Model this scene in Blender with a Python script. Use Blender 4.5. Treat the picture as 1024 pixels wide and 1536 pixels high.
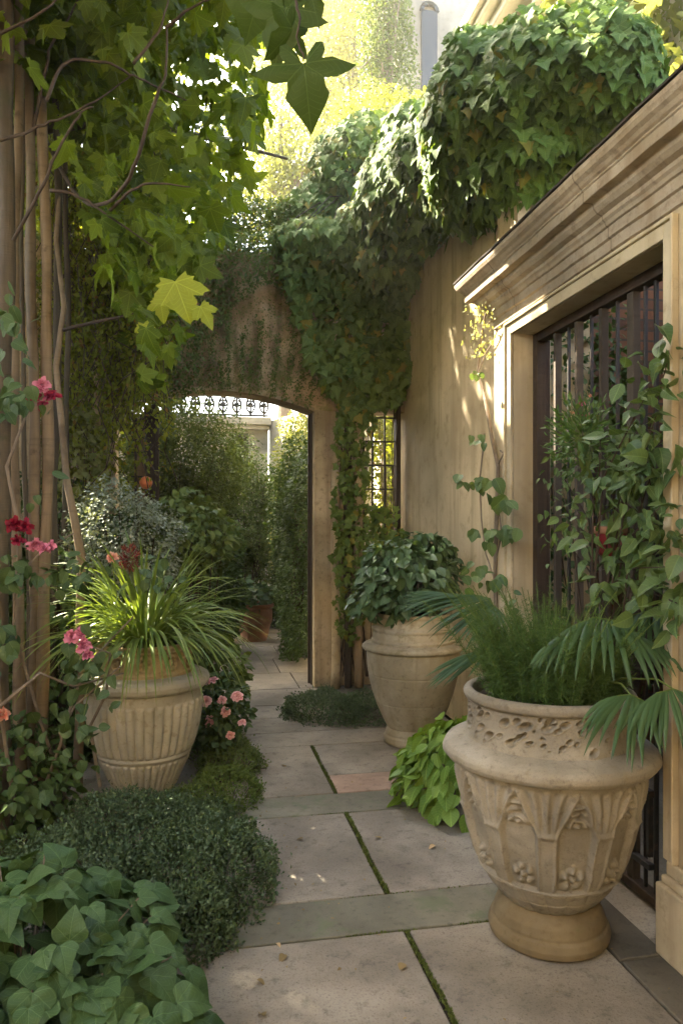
import bpy, math, random
import numpy as np
from mathutils import Vector, noise as mnoise

scene = bpy.context.scene
for _o in list(bpy.data.objects): bpy.data.objects.remove(_o)
COL = scene.collection
R = math.radians

# ------------------------------------------------------------ camera, sky, sun
F, EYE, YAW, HORIZON = 1100.0, 1.55, 11.01, 790.0        # focal length in photo pixels, eye height, yaw, horizon row
CA, SA = math.cos(R(YAW)), math.sin(R(YAW))
cam_d = bpy.data.cameras.new('camera'); cam = bpy.data.objects.new('camera', cam_d); COL.objects.link(cam)
cam.location = (0, 0, EYE); cam.rotation_euler = (R(90), 0, -R(YAW))
cam_d.sensor_fit = 'HORIZONTAL'; cam_d.sensor_width = 36; cam_d.lens = 36 * F / 1024
cam_d.shift_y = (HORIZON - 768) / 1024; cam_d.clip_start = .05; cam_d.clip_end = 600
cam_d.dof.use_dof = False
scene.camera = cam

SUN = Vector((-.56, .58, .80)).normalized()
world = bpy.data.worlds.new('World'); scene.world = world; world.use_nodes = True
wn = world.node_tree.nodes; wn.clear()
sky = wn.new('ShaderNodeTexSky'); sky.sky_type = 'NISHITA'; sky.sun_disc = False
sky.sun_elevation = math.asin(SUN.z); sky.sun_rotation = math.atan2(SUN.x, SUN.y)
sky.dust_density = 4.0; sky.air_density = 1.0; sky.ozone_density = 1.0
bg = wn.new('ShaderNodeBackground'); bg.inputs[1].default_value = .15
wo = wn.new('ShaderNodeOutputWorld')
warm = wn.new('ShaderNodeMix'); warm.data_type = 'RGBA'; warm.blend_type = 'MULTIPLY'; warm.inputs[0].default_value = 1; warm.inputs[7].default_value = (1.0, .965, .88, 1)   # warm hazy air
world.node_tree.links.new(sky.outputs[0], warm.inputs[6]); world.node_tree.links.new(warm.outputs[2], bg.inputs[0]); world.node_tree.links.new(bg.outputs[0], wo.inputs[0])
sun_d = bpy.data.lights.new('sun', 'SUN'); sun_d.energy = 4.4; sun_d.angle = R(.5); sun_d.color = (1, .89, .70)
sun = bpy.data.objects.new('sun', sun_d); COL.objects.link(sun)
sun.rotation_euler = SUN.to_track_quat('Z', 'Y').to_euler()
scene.view_settings.view_transform = 'Standard'; scene.view_settings.look = 'None'
scene.view_settings.exposure = 3.85; scene.view_settings.gamma = 1.0
scene.view_settings.use_curve_mapping = False
scene.render.engine = 'CYCLES'
cy = scene.cycles
cy.max_bounces = 10; cy.diffuse_bounces = 4; cy.glossy_bounces = 2; cy.transmission_bounces = 6
cy.sample_clamp_indirect = 6; cy.use_denoising = True; cy.caustics_reflective = False; cy.caustics_refractive = False

# ------------------------------------------------------------ helpers: placing
def W(px, py, Z):
    r = (px - 512) / F * Z
    return np.array((r * CA + Z * SA, -r * SA + Z * CA, EYE + (HORIZON - py) / F * Z))
def onx(px, py, X):                                   # point on the upright plane x = X
    return W(px, py, X / ((px - 512) / F * CA + SA))
def ony(px, py, Y):
    return W(px, py, Y / (CA - (px - 512) / F * SA))
def ong(px, py, z=0.0):
    return W(px, py, F * (EYE - z) / (py - HORIZON))
def rng_(seed): return np.random.default_rng(seed)
def nrm(a): return a / np.maximum(np.linalg.norm(a, axis=-1, keepdims=True), 1e-9)
def wob(P, freq=1.0, seed=0):                          # cheap smooth noise, about -1..1
    g = rng_(seed); out = 0
    for k in range(6):
        d = nrm(g.normal(size=3)) * freq * (1 + .5 * k)
        out = out + np.sin(P @ d + g.uniform(0, 6.28)) / (1 + .35 * k)
    return out / 2.2

# ------------------------------------------------------------ helpers: objects
def thing(name, label, cat, loc=(0, 0, 0), group=None):
    o = bpy.data.objects.new(name, None); COL.objects.link(o); o.location = loc
    o.empty_display_size = .1
    return tag(o, label, cat, group)
def tag(o, label, cat, group=None, kind=None):
    o['label'] = label; o['category'] = cat
    if group: o['group'] = group
    if kind: o['kind'] = kind
    return o
def link(name, me, parent=None, world_space=True):
    o = bpy.data.objects.new(name, me); COL.objects.link(o)
    if parent is not None:
        o.parent = parent
        if world_space:                                # vertices were written in world space
            off = Vector((0, 0, 0)); p = parent
            while p is not None: off += p.location; p = p.parent
            o.location = -off
    return o
def struct(o): o['kind'] = 'structure'; return o
def stuff(o): o['kind'] = 'stuff'; return o

class MB:
    def __init__(s): s.v = []; s.f = []; s.var = []
    def add(s, verts, faces, var=0.5):
        b = len(s.v); s.v.extend([tuple(map(float, v)) for v in verts]); s.f.extend([tuple(b + i for i in f) for f in faces])
        s.var.extend([var] * len(verts)); return b
    def box(s, a, b, var=.5):
        x0, y0, z0 = [min(p, q) for p, q in zip(a, b)]; x1, y1, z1 = [max(p, q) for p, q in zip(a, b)]
        s.add([(x0, y0, z0), (x1, y0, z0), (x1, y1, z0), (x0, y1, z0), (x0, y0, z1), (x1, y0, z1), (x1, y1, z1), (x0, y1, z1)],
              [(0, 3, 2, 1), (4, 5, 6, 7), (0, 1, 5, 4), (1, 2, 6, 5), (2, 3, 7, 6), (3, 0, 4, 7)], var)
    def tube(s, pts, rad, seg=6, cap=True, var=.5):
        pts = [np.array(p, float) for p in pts]; n = len(pts)
        if not hasattr(rad, '__len__'): rad = [rad] * n
        ref = np.array((.31, .17, .93)); vs = []
        for i in range(n):
            t = nrm(pts[min(i + 1, n - 1)] - pts[max(i - 1, 0)])
            u = np.cross(t, ref)
            if np.linalg.norm(u) < 1e-3: u = np.cross(t, (1, 0, 0))
            u = nrm(u); w = np.cross(t, u)
            for k in range(seg):
                a = 2 * math.pi * k / seg
                vs.append(pts[i] + rad[i] * (math.cos(a) * u + math.sin(a) * w))
        fs = []
        for i in range(n - 1):
            for k in range(seg):
                a, b = i * seg + k, i * seg + (k + 1) % seg
                fs.append((a, b, b + seg, a + seg))
        if cap: fs.append(tuple(range(seg))[::-1]); fs.append(tuple((n - 1) * seg + k for k in range(seg)))
        s.add(vs, fs, var)
    def build(s, name, mat, parent=None, smooth=False, bevel=0):
        me = bpy.data.meshes.new(name); me.from_pydata(s.v, [], s.f)
        me.materials.append(mat)
        at = me.attributes.new('var', 'FLOAT', 'POINT'); at.data.foreach_set('value', np.array(s.var, np.float32))
        if smooth: me.polygons.foreach_set('use_smooth', [True] * len(me.polygons))
        o = link(name, me, parent)
        if bevel:
            m = o.modifiers.new('bevel', 'BEVEL'); m.width = bevel; m.segments = 2; m.limit_method = 'ANGLE'
        return o

def mesh_np(name, V, faces, mat, parent=None, smooth=True, uv=None, var=None):
    """faces: (n,k) int array"""
    me = bpy.data.meshes.new(name); n, k = faces.shape
    me.vertices.add(len(V)); me.vertices.foreach_set('co', np.asarray(V, np.float32).ravel())
    me.loops.add(n * k); me.loops.foreach_set('vertex_index', faces.astype(np.int32).ravel())
    me.polygons.add(n); me.polygons.foreach_set('loop_start', np.arange(0, n * k, k, dtype=np.int32))
    me.polygons.foreach_set('loop_total', np.full(n, k, np.int32))
    me.polygons.foreach_set('use_smooth', np.full(n, smooth, bool))
    me.update(calc_edges=True)
    if uv is not None:
        l = me.uv_layers.new(name='UVMap'); l.data.foreach_set('uv', np.asarray(uv, np.float32)[faces.ravel()].ravel())
    if var is not None:
        at = me.attributes.new('var', 'FLOAT', 'POINT'); at.data.foreach_set('value', np.asarray(var, np.float32))
    me.materials.append(mat); me.validate()
    return link(name, me, parent)

# ------------------------------------------------------------ leaf templates (base at origin, midrib along +y, length 1)
def tri_fan(outline, center, fold=.25, droop=.25, rings=1, cup=0.0):
    O = np.array(outline, float); c = np.array(center, float); m = len(O)
    V = [c]; Fc = []
    for r in range(1, rings + 1): V.extend(c + (O - c) * (r / rings))
    for i in range(m):
        j = (i + 1) % m; Fc.append((0, 1 + i, 1 + j))
        for r in range(1, rings):
            a, b = 1 + (r - 1) * m, 1 + r * m
            Fc.append((a + i, b + i, b + j)); Fc.append((a + i, b + j, a + j))
    V = np.array(V); uv = V.copy(); ang = np.arctan2(V[:, 0], V[:, 1] - c[1] + 1e-6); rad_ = np.hypot(V[:, 0], V[:, 1] - c[1])
    z = fold * np.abs(V[:, 0]) - droop * V[:, 1] ** 2 + cup * ((V - c) ** 2).sum(1) + (.05 if rings > 1 else 0) * rad_ * np.sin(ang * 5 + .6)
    return np.column_stack([V, z]), np.array(Fc), uv
def sym(right):                                        # right-hand outline from base to tip -> closed outline
    return right + [(-x, y) for x, y in right[-2:0:-1]]
T_OVATE = tri_fan(sym([(0, 0), (.2, .08), (.34, .3), (.33, .52), (.2, .78), (0, 1)]), (0, .42), .28, .30)
T_OVATE_HI = tri_fan(sym([(0, 0), (.16, .03), (.29, .13), (.37, .3), (.38, .46), (.31, .64), (.18, .83), (.06, .95), (0, 1)]), (0, .45), .22, .30, 2)
T_OV2 = tri_fan(sym([(0, 0), (.13, .05), (.25, .18), (.31, .36), (.30, .5), (.22, .7), (.10, .88), (.03, .97), (0, 1.04)]), (0, .45), .3, .35, 2)
T_HEART = tri_fan(sym([(0, .06), (.14, -.03), (.32, 0), (.46, .16), (.5, .34), (.42, .47), (.33, .6), (.2, .78), (.07, .94), (0, 1.03)]), (0, .3), .16, .22, 2, -.12)
T_IVY = tri_fan(sym([(0, .04), (.12, -.06), (.36, -.08), (.3, .12), (.56, .36), (.33, .44), (.22, .62), (.1, .86), (0, 1.02)]), (0, .3), .16, .25, 1)
T_IVY_HI = tri_fan(sym([(0, .04), (.12, -.06), (.27, -.08), (.42, -.03), (.38, .12), (.56, .34), (.42, .42), (.32, .47), (.24, .6), (.12, .84), (0, 1.02)]), (0, .3), .2, .3, 2)
T_SWEET = tri_fan(sym([(0, .06), (.10, -.05), (.26, -.07), (.42, .02), (.52, .18), (.57, .33), (.42, .44), (.31, .58), (.2, .76), (.08, .92), (0, 1.0)]), (0, .3), .16, .28, 2, -.15)
T_DEEP = tri_fan(sym([(0, .02), (.12, -.02), (.36, -.14), (.46, -.04), (.60, .02), (.50, .12), (.27, .22), (.40, .30), (.56, .36), (.66, .52), (.50, .52), (.36, .47), (.17, .38), (.20, .52), (.22, .68), (.15, .85), (.07, .98), (0, 1.12)]), (0, .20), .12, .25, 2, -.1)
def chaikin(o):
    q = []
    for i in range(len(o)):
        a, b = np.array(o[i]), np.array(o[(i + 1) % len(o)]); q += [tuple(a * .78 + b * .22), tuple(a * .22 + b * .78)]
    return q
T_SWEET = tri_fan(chaikin(sym([(0, .06), (.10, -.05), (.26, -.08), (.42, .02), (.53, .16), (.55, .33), (.43, .46), (.35, .60), (.22, .78), (.06, .95), (0, 1.0)])), (0, .3), .18, .34, 3, -.2)
T_BIG = tri_fan(sym([(0, .03), (.06, .0), (.10, -.18), (.26, -.40), (.38, -.36), (.40, -.18), (.33, -.02), (.52, -.03), (.70, .06), (.92, .16), (.80, .27), (.55, .38), (.33, .36), (.34, .50), (.40, .62), (.30, .80), (.20, .94), (.08, 1.12), (0, 1.24)]), (0, .16), .12, .2, 3, -.1)
T_MAPLE = tri_fan(sym([(0, .03), (.10, -.05), (.30, -.16), (.30, -.04), (.44, .02), (.38, .1), (.52, .2), (.66, .46), (.52, .45), (.46, .52), (.26, .45), (.31, .62), (.23, .70), (.13, .92), (0, 1.08)]), (0, .24), .1, .22, 2, -.1)
T_SMALL = (np.array([(0, 0, 0), (.28, .45, .07), (0, 1, -.12), (-.28, .45, .07)], float), np.array([(0, 1, 2), (0, 2, 3)]), np.array([(0, 0), (.28, .45), (0, 1), (-.28, .45)]))
T_LANCE = (np.array([(0, 0, 0), (.12, .35, .03), (.09, .7, -.06), (0, 1, -.2), (-.09, .7, -.06), (-.12, .35, .03)], float),
           np.array([(0, 1, 5), (1, 2, 5), (2, 4, 5), (2, 3, 4)]), np.array([(0, 0), (.12, .35), (.09, .7), (0, 1), (-.09, .7), (-.12, .35)]))
T_NEEDLE = (np.array([(-.035, 0, 0), (.035, 0, 0), (0, 1, 0)], float), np.array([(0, 1, 2)]), np.array([(0, 0), (.1, 0), (0, 1)]))

def leaves(name, tmpl, P, T, N, S, mat, parent=None, seed=0, curl=.35, var=None):
    TV, TF, TU = tmpl; g = rng_(seed + 77); n = len(P); S = np.broadcast_to(S, (n,))
    T = nrm(T); N = nrm(N - (N * T).sum(1, keepdims=True) * T); X = np.cross(T, N)
    z = TV[None, :, 2] * (1 + curl * g.normal(size=(n, 1)))
    x = TV[None, :, 0] * g.uniform(.85, 1.15, (n, 1)); y = np.broadcast_to(TV[None, :, 1], x.shape)
    V = P[:, None] + S[:, None, None] * (x[..., None] * X[:, None] + y[..., None] * T[:, None] + z[..., None] * N[:, None])
    Fc = (TF[None] + (np.arange(n) * len(TV))[:, None, None]).reshape(-1, 3)
    uv = np.broadcast_to(TU[None], (n,) + TU.shape).reshape(-1, 2)
    v = g.uniform(0, 1, n) if var is None else var
    return mesh_np(name, V.reshape(-1, 3), Fc, mat, parent, True, uv, np.repeat(v, len(TV)))

def blob(c, rad, n, seed=0, shell=.35, lump=.16, freq=3.0, zmin=None, lower=-1.0):
    """points in the outer layer of a lumpy ellipsoid, and outward directions"""
    g = rng_(seed); D = nrm(g.normal(size=(int(n * 1.6) + 8, 3))); D = D[D[:, 2] > lower][:n]
    k = (1 + lump * wob(D * freq, 1.0, seed) + .4 * lump * wob(D * freq * 3, 1.0, seed + 5)) * (1 - shell * g.random(len(D)) ** 1.6)
    P = np.array(c) + D * np.array(rad) * k[:, None]
    O = nrm(D / np.array(rad))
    if zmin is not None: m = P[:, 2] > zmin; P, O = P[m], O[m]
    return P, O
def jit(n, seed, s=1.0): return rng_(seed + 991).normal(size=(n, 3)) * s
UP = np.array((0, 0, 1.0)); DOWN = -UP

def in_poly(x, y, poly):
    c = np.zeros(len(x), bool); j = len(poly) - 1
    for i in range(len(poly)):
        xi, yi = poly[i]; xj, yj = poly[j]
        h = ((yi > y) != (yj > y)) & (x < (xj - xi) * (y - yi) / (yj - yi + 1e-12) + xi)
        c ^= h; j = i
    return c
def poly_sample(poly, n, seed, edge=9):
    g = rng_(seed); a = np.array(poly, float); lo, hi = a.min(0), a.max(0); X = np.zeros((0, 2))
    while len(X) < n:
        q = g.uniform(lo - edge, hi + edge, (n * 2, 2)); w = np.column_stack([wob(q[:, :1] @ np.ones((1, 3)) * .045 + q[:, 1:] @ np.array([[.02, .05, -.03]]), 1, seed), wob(q[:, 1:] @ np.ones((1, 3)) * .05, 1, seed + 3)])
        X = np.vstack([X, q[in_poly(*(q + w * edge).T, poly)]])
    return X[:n]

# ------------------------------------------------------------ materials
class NT:
    def __init__(s, name):
        s.m = bpy.data.materials.new(name); s.m.use_nodes = True; s.t = s.m.node_tree; s.t.nodes.clear()
        s.out = s.n('ShaderNodeOutputMaterial')
    def n(s, t, **k):
        o = s.t.nodes.new(t)
        for a, b in k.items(): setattr(o, a, b)
        return o
    def l(s, a, b): s.t.links.new(a, b)
    def put(s, inp, v):
        if isinstance(v, bpy.types.NodeSocket): s.l(v, inp)
        else: inp.default_value = v
    def math(s, op, a, b=0.0, c=0.0, clamp=False):
        o = s.n('ShaderNodeMath', operation=op, use_clamp=clamp)
        s.put(o.inputs[0], a); s.put(o.inputs[1], b); s.put(o.inputs[2], c); return o.outputs[0]
    def mix(s, f, a, b, mode='MIX'):
        o = s.n('ShaderNodeMix', data_type='RGBA', blend_type=mode)
        s.put(o.inputs[0], f)
        for i, v in ((6, a), (7, b)):
            s.put(o.inputs[i], v if isinstance(v, bpy.types.NodeSocket) else (*v[:3], 1))
        return o.outputs[2]
    def ramp(s, f, a, b):
        o = s.n('ShaderNodeMapRange', interpolation_type='SMOOTHSTEP'); s.put(o.inputs[0], f)
        o.inputs[1].default_value = a; o.inputs[2].default_value = b; return o.outputs[0]
    def pos(s, scale=(1, 1, 1)):
        g = s.n('ShaderNodeNewGeometry'); v = s.n('ShaderNodeVectorMath', operation='MULTIPLY'); s.l(g.outputs['Position'], v.inputs[0]); v.inputs[1].default_value = scale; return v.outputs[0]
    def noise(s, vec, scale, detail=5, rough=.6, dist=0.0):
        o = s.n('ShaderNodeTexNoise'); s.l(vec, o.inputs['Vector']); o.inputs['Scale'].default_value = scale
        o.inputs['Detail'].default_value = detail; o.inputs['Roughness'].default_value = rough; o.inputs['Distortion'].default_value = dist
        return o.outputs[0]
    def attr(s, name='var'): return s.n('ShaderNodeAttribute', attribute_name=name).outputs['Fac']
    def bump(s, h, strength=.3, dist=.01, normal=None):
        o = s.n('ShaderNodeBump'); o.inputs['Strength'].default_value = strength; o.inputs['Distance'].default_value = dist; s.l(h, o.inputs['Height'])
        if normal is not None: s.l(normal, o.inputs['Normal'])
        return o.outputs[0]
    def pbsdf(s, col, rough=.7, normal=None, spec=.3, metal=0.0):
        p = s.n('ShaderNodeBsdfPrincipled'); s.put(p.inputs['Base Color'], col if isinstance(col, bpy.types.NodeSocket) else (*col[:3], 1))
        s.put(p.inputs['Roughness'], rough); p.inputs['Specular IOR Level'].default_value = spec; p.inputs['Metallic'].default_value = metal
        if normal is not None: s.l(normal, p.inputs['Normal'])
        return p.outputs[0]
    def done(s, sh): s.l(sh, s.out.inputs[0]); return s.m

def leaf_mat(name, a, b, trans=.35, rough=.45, vein=.0, kind='pinnate', old=None, spec=.22, tcol=None):
    t = NT(name); v = t.attr(); c = t.mix(v, a, b)
    n1 = t.noise(t.pos(), 2.3, 2); c = t.mix(t.ramp(n1, .3, .7), c, t.mix(.5, c, b))
    if old is not None: c = t.mix(t.ramp(v, .93, .97), c, old)
    nor = None
    if vein > 0:
        uv = t.n('ShaderNodeUVMap'); sp = t.n('ShaderNodeSeparateXYZ'); t.l(uv.outputs[0], sp.inputs[0]); u, w = sp.outputs[0], sp.outputs[1]
        au = t.math('ABSOLUTE', u)
        if kind == 'pinnate':
            mid = t.ramp(au, .03, .006); side = t.ramp(t.math('PINGPONG', t.math('SUBTRACT', w, t.math('MULTIPLY', au, .8)), .075), .014, .002)
        else:
            dy = t.math('SUBTRACT', w, .04); ang = t.math('ARCTAN2', u, dy); r = t.math('SQRT', t.math('ADD', t.math('MULTIPLY', u, u), t.math('MULTIPLY', dy, dy)))
            mid = t.ramp(t.math('MULTIPLY', t.math('PINGPONG', ang, .40), r), .018, .004)
            side = t.ramp(t.math('PINGPONG', t.math('SUBTRACT', r, t.math('MULTIPLY', t.math('PINGPONG', ang, .40), .5)), .06), .012, .002)
        ve = t.math('MAXIMUM', mid, t.math('MULTIPLY', side, .5))
        c = t.mix(t.math('MULTIPLY', ve, vein), c, tuple(min(1, x * 2.0 + .03) for x in b))
        nor = t.bump(t.math('MULTIPLY', ve, -1.0), .35, .004)
    sh = t.pbsdf(c, rough, nor, spec)
    tr = t.n('ShaderNodeBsdfTranslucent'); t.put(tr.inputs[0], t.mix(1.0, c, tcol or (1.0, .95, .30), 'MULTIPLY') if tcol is None else t.mix(.6, c, tcol))
    mx = t.n('ShaderNodeMixShader'); mx.inputs[0].default_value = trans; t.l(sh, mx.inputs[1]); t.l(tr.outputs[0], mx.inputs[2])
    return t.done(mx.outputs[0])

def stone_mat(name, a, b, dark, scale=3.0, speck=.4, bump=.35, moss=None, mossamt=.0, rough=.85, streak=None, usevar=False, joints=0.0):
    t = NT(name); p = t.pos(); n1 = t.noise(p, scale, 7, .62); n2 = t.noise(p, scale * 9, 5, .7); n3 = t.noise(p, scale * 55, 3, .8)
    c = t.mix(t.ramp(n1, .35, .68), a, b)
    c = t.mix(t.math('MULTIPLY', t.ramp(n2, .50, .76), .65), c, dark)
    n0 = t.noise(p, scale * .45 + .3, 4, .55, .6); c = t.mix(1.0, c, t.mix(t.ramp(n0, .32, .68), (.66, .65, .63), (1.12, 1.11, 1.09)), 'MULTIPLY')
    c = t.mix(t.math('MULTIPLY', t.ramp(n3, .5, .78), speck), c, dark)
    if usevar:
        v = t.attr(); c = t.mix(1.0, c, t.mix(v, (.78, .76, .74), (1.12, 1.09, 1.05)), 'MULTIPLY')
    if streak:
        ns = t.noise(t.pos((6, 6, .5)), 1.2, 5, .6); c = t.mix(t.math('MULTIPLY', t.ramp(ns, .46, .72), .7), c, streak)
    if moss is not None:
        nm = t.noise(p, scale * 1.3 + 1.7, 8, .7, .4); c = t.mix(t.math('MULTIPLY', t.ramp(nm, .62 - mossamt, .76 - mossamt), .75), c, moss)
    if joints:
        sp = t.n('ShaderNodeSeparateXYZ'); t.l(p, sp.inputs[0]); jj = t.ramp(t.math('PINGPONG', t.math('ADD', sp.outputs[1], t.math('MULTIPLY', n2, .006)), joints), .007, .002); c = t.mix(t.math('MULTIPLY', jj, .75), c, dark)
    h = t.math('ADD', t.math('MULTIPLY', n2, .6), t.math('MULTIPLY', n3, .4))
    nor = t.bump(h, bump, .012)
    return t.done(t.pbsdf(c, rough, nor, .2))

def wood_mat(name, a, b, dark, vert=True, bump=.4, scale=1.0, rough=.75):
    t = NT(name); s = (18 * scale, 18 * scale, 1.2 * scale) if vert else (1.2, 18, 18)
    n1 = t.noise(t.pos(s), 1.0, 6, .6, .3); n2 = t.noise(t.pos(), 4, 4); v = t.attr()
    c = t.mix(t.ramp(n1, .3, .7), a, b); c = t.mix(t.math('MULTIPLY', t.ramp(n2, .5, .75), .7), c, dark)
    n3 = t.noise(t.pos((2, 2, 45)), 1.0, 4, .7); n4 = t.noise(t.pos(), 9, 5, .7); c = t.mix(t.math('MULTIPLY', t.ramp(n3, .5, .75), .35), c, dark); c = t.mix(t.math('MULTIPLY', t.ramp(n4, .58, .72), .7), c, dark); n1 = t.math('ADD', n1, t.math('MULTIPLY', n3, .6))
    c = t.mix(1.0, c, t.mix(v, (.6, .6, .6), (1.25, 1.2, 1.15)), 'MULTIPLY')
    return t.done(t.pbsdf(c, rough, t.bump(n1, bump, .01), .25))

M = {}
M['path'] = stone_mat('paving_stone', (.220, .194, .155), (.315, .283, .230), (.070, .062, .048), 1.9, .85, .55, (.17, .165, .11), .0, .8, None, True)
M['band'] = stone_mat('grey_green_stone', (.15, .143, .105), (.21, .20, .15), (.06, .062, .04), 2.6, .5, .3, (.12, .135, .07), .1, .7, None, True)
M['pink'] = stone_mat('pink_stone', (.33, .23, .17), (.40, .29, .22), (.12, .09, .07), 2.2, .4, .25, None, 0, .8, None, True)
M['kerb'] = stone_mat('dark_threshold_stone', (.10, .09, .07), (.15, .135, .105), (.04, .04, .03), 2.2, .4, .25, (.05, .06, .03), .05, .75, None, True)
M['soil'] = stone_mat('soil', (.035, .026, .018), (.06, .045, .03), (.015, .012, .01), 5, .6, .9, (.03, .04, .015), .05, .95)
M['moss'] = leaf_mat('moss', (.065, .085, .02), (.12, .15, .035), .15, .8)
M['stucco'] = stone_mat('ochre_stucco', (.48, .395, .255), (.58, .485, .325), (.28, .21, .12), .9, .12, .16, (.24, .20, .12), -.03, .9, (.30, .235, .14))
M['trim'] = stone_mat('painted_stone_trim', (.48, .40, .26), (.56, .475, .325), (.26, .20, .12), 1.6, .1, .12, (.22, .18, .10), -.02, .8, (.36, .28, .17))
M['cornice'] = stone_mat('weathered_cornice_stone', (.36, .29, .20), (.48, .40, .30), (.15, .11, .07), 2.4, .4, .4, (.17, .12, .075), .09, .8, (.24, .17, .10), False, .46)
M['lead'] = stone_mat('dark_roof_lead', (.055, .045, .038), (.09, .075, .06), (.03, .025, .02), 4, .3, .3)
M['urn'] = stone_mat('carved_urn_stone', (.26, .226, .168), (.36, .32, .248), (.10, .078, .05), 3.0, .45, .45, (.24, .19, .10), .02, .85)
M['urnfoot'] = stone_mat('ochre_urn_foot', (.17, .128, .068), (.225, .175, .10), (.13, .09, .045), 4.0, .3, .3, (.15, .13, .06), .02, .85)
M['urn_l'] = stone_mat('fluted_urn_stone', (.385, .355, .275), (.48, .445, .36), (.20, .16, .10), 3.0, .2, .2, (.26, .22, .13), 0, .85)
M['urn_c'] = stone_mat('collar_ochre_stone', (.36, .26, .13), (.50, .38, .21), (.12, .08, .04), 6.0, .4, .4, (.18, .15, .07), .03, .85)
M['jar'] = stone_mat('mottled_jar_stone', (.35, .305, .215), (.49, .44, .34), (.14, .11, .065), 3.4, .35, .3, (.19, .165, .09), .06, .85, (.24, .19, .11))
M['terra'] = stone_mat('terracotta', (.24, .115, .06), (.31, .16, .09), (.10, .06, .04), 5, .3, .2, (.16, .12, .08), .02, .8)
M['arch'] = stone_mat('mossy_rubble_stone', (.50, .34, .20), (.60, .47, .29), (.10, .07, .04), 4.2, .6, 1.0, (.19, .18, .06), .13, .95, (.12, .085, .05))
M['jamb'] = stone_mat('arch_jamb_stone', (.42, .33, .205), (.53, .43, .285), (.12, .09, .05), 2.6, .4, .5, (.15, .13, .07), .04, .9, (.20, .13, .08))
M['ashlar'] = stone_mat('pale_ashlar_stone', (.50, .44, .35), (.60, .54, .44), (.3, .26, .2), 1.6, .2, .2, (.35, .31, .24), 0, .9)
M['white'] = stone_mat('pale_painted_plaster', (.62, .57, .46), (.72, .67, .56), (.4, .35, .28), 1.0, .1, .1)
M['greywall'] = stone_mat('grey_house_render', (.30, .27, .22), (.38, .34, .28), (.2, .18, .14), 1.0, .1, .1)
M['pole'] = wood_mat('barked_pole_wood', (.20, .14, .08), (.33, .24, .145), (.10, .07, .04))
M['poledark'] = wood_mat('dark_bark', (.05, .038, .024), (.09, .07, .045), (.035, .04, .02), True, .8)
M['twig'] = wood_mat('twig_bark', (.045, .03, .02), (.085, .058, .038), (.03, .022, .015))
M['vinebark'] = wood_mat('pale_vine_bark', (.17, .13, .095), (.26, .21, .155), (.09, .07, .05))
M['darkwood'] = wood_mat('dark_frame_wood', (.035, .022, .013), (.06, .04, .025), (.02, .014, .01))
M['barwood'] = wood_mat('brown_bar_wood', (.055, .044, .032), (.09, .072, .054), (.04, .028, .018))
M['palewood'] = wood_mat('pale_post_wood', (.36, .25, .12), (.48, .35, .19), (.2, .14, .07))
_t = NT('black_iron'); M['iron'] = _t.done(_t.pbsdf(_t.mix(_t.ramp(_t.noise(_t.pos(), 30, 4), .5, .7), (.012, .011, .010), (.05, .028, .016)), .5, None, .5))
_t = NT('red_glaze'); M['redpot'] = _t.done(_t.pbsdf((.16, .012, .016), .28, None, .6))
_t = NT('orange_ball'); M['orange'] = _t.done(_t.pbsdf(_t.mix(_t.ramp(_t.noise(_t.pos(), 14, 3), .35, .7), (.62, .17, .05), (.50, .14, .05)), .42, None, .5))
_t = NT('dusty_glass'); M['glass'] = _t.done(_t.pbsdf((.02, .022, .018), .12, None, .5))
_t = NT('brick'); _b = _t.n('ShaderNodeTexBrick'); _m = _t.n('ShaderNodeMapping'); _sx = _t.n('ShaderNodeSeparateXYZ'); _cx = _t.n('ShaderNodeCombineXYZ'); _t.l(_t.pos(), _sx.inputs[0]); _t.l(_sx.outputs[1], _cx.inputs[0]); _t.l(_sx.outputs[2], _cx.inputs[1]); _t.l(_cx.outputs[0], _m.inputs[0])
_t.l(_m.outputs[0], _b.inputs[0]); _b.inputs['Color1'].default_value = (.15, .065, .03, 1); _b.inputs['Color2'].default_value = (.07, .035, .02, 1); _b.inputs['Mortar'].default_value = (.05, .038, .028, 1)
_b.inputs['Scale'].default_value = 1; _b.inputs['Brick Width'].default_value = .22; _b.inputs['Row Height'].default_value = .07; _b.inputs['Mortar Size'].default_value = .008
M['brick'] = _t.done(_t.pbsdf(_b.outputs[0], .9, _t.bump(_t.noise(_t.pos(), 30, 4), .5, .01)))

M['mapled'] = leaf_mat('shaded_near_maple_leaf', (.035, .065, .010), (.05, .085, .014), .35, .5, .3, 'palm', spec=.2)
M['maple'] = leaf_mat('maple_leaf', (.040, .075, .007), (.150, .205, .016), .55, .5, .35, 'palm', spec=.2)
M['maple_sun'] = leaf_mat('sunlit_maple_leaf', (.26, .32, .03), (.38, .42, .05), .5, .5, .3, 'palm')  # brighter copy of the maple leaf, sunlight put into its colour
M['ivy'] = leaf_mat('ivy_leaf', (.055, .110, .018), (.120, .190, .034), .30, .62, .35, 'palm', (.20, .19, .03), spec=.12)
M['ivyarch'] = leaf_mat('arch_creeper_leaf', (.070, .125, .028), (.16, .22, .055), .28, .62, .3, 'palm', (.26, .22, .04), spec=.12)
M['creeper'] = leaf_mat('small_creeper_leaf', (.075, .12, .030), (.17, .22, .060), .3, .6, 0, old=(.2, .13, .05))
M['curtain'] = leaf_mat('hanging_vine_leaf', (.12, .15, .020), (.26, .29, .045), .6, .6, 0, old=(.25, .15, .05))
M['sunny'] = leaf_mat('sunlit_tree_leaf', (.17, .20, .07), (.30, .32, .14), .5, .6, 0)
M['pale'] = leaf_mat('pale_far_leaf', (.24, .25, .11), (.36, .36, .18), .5, .7, 0)  # sunlight and haze on the far trees put into a pale colour
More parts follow.
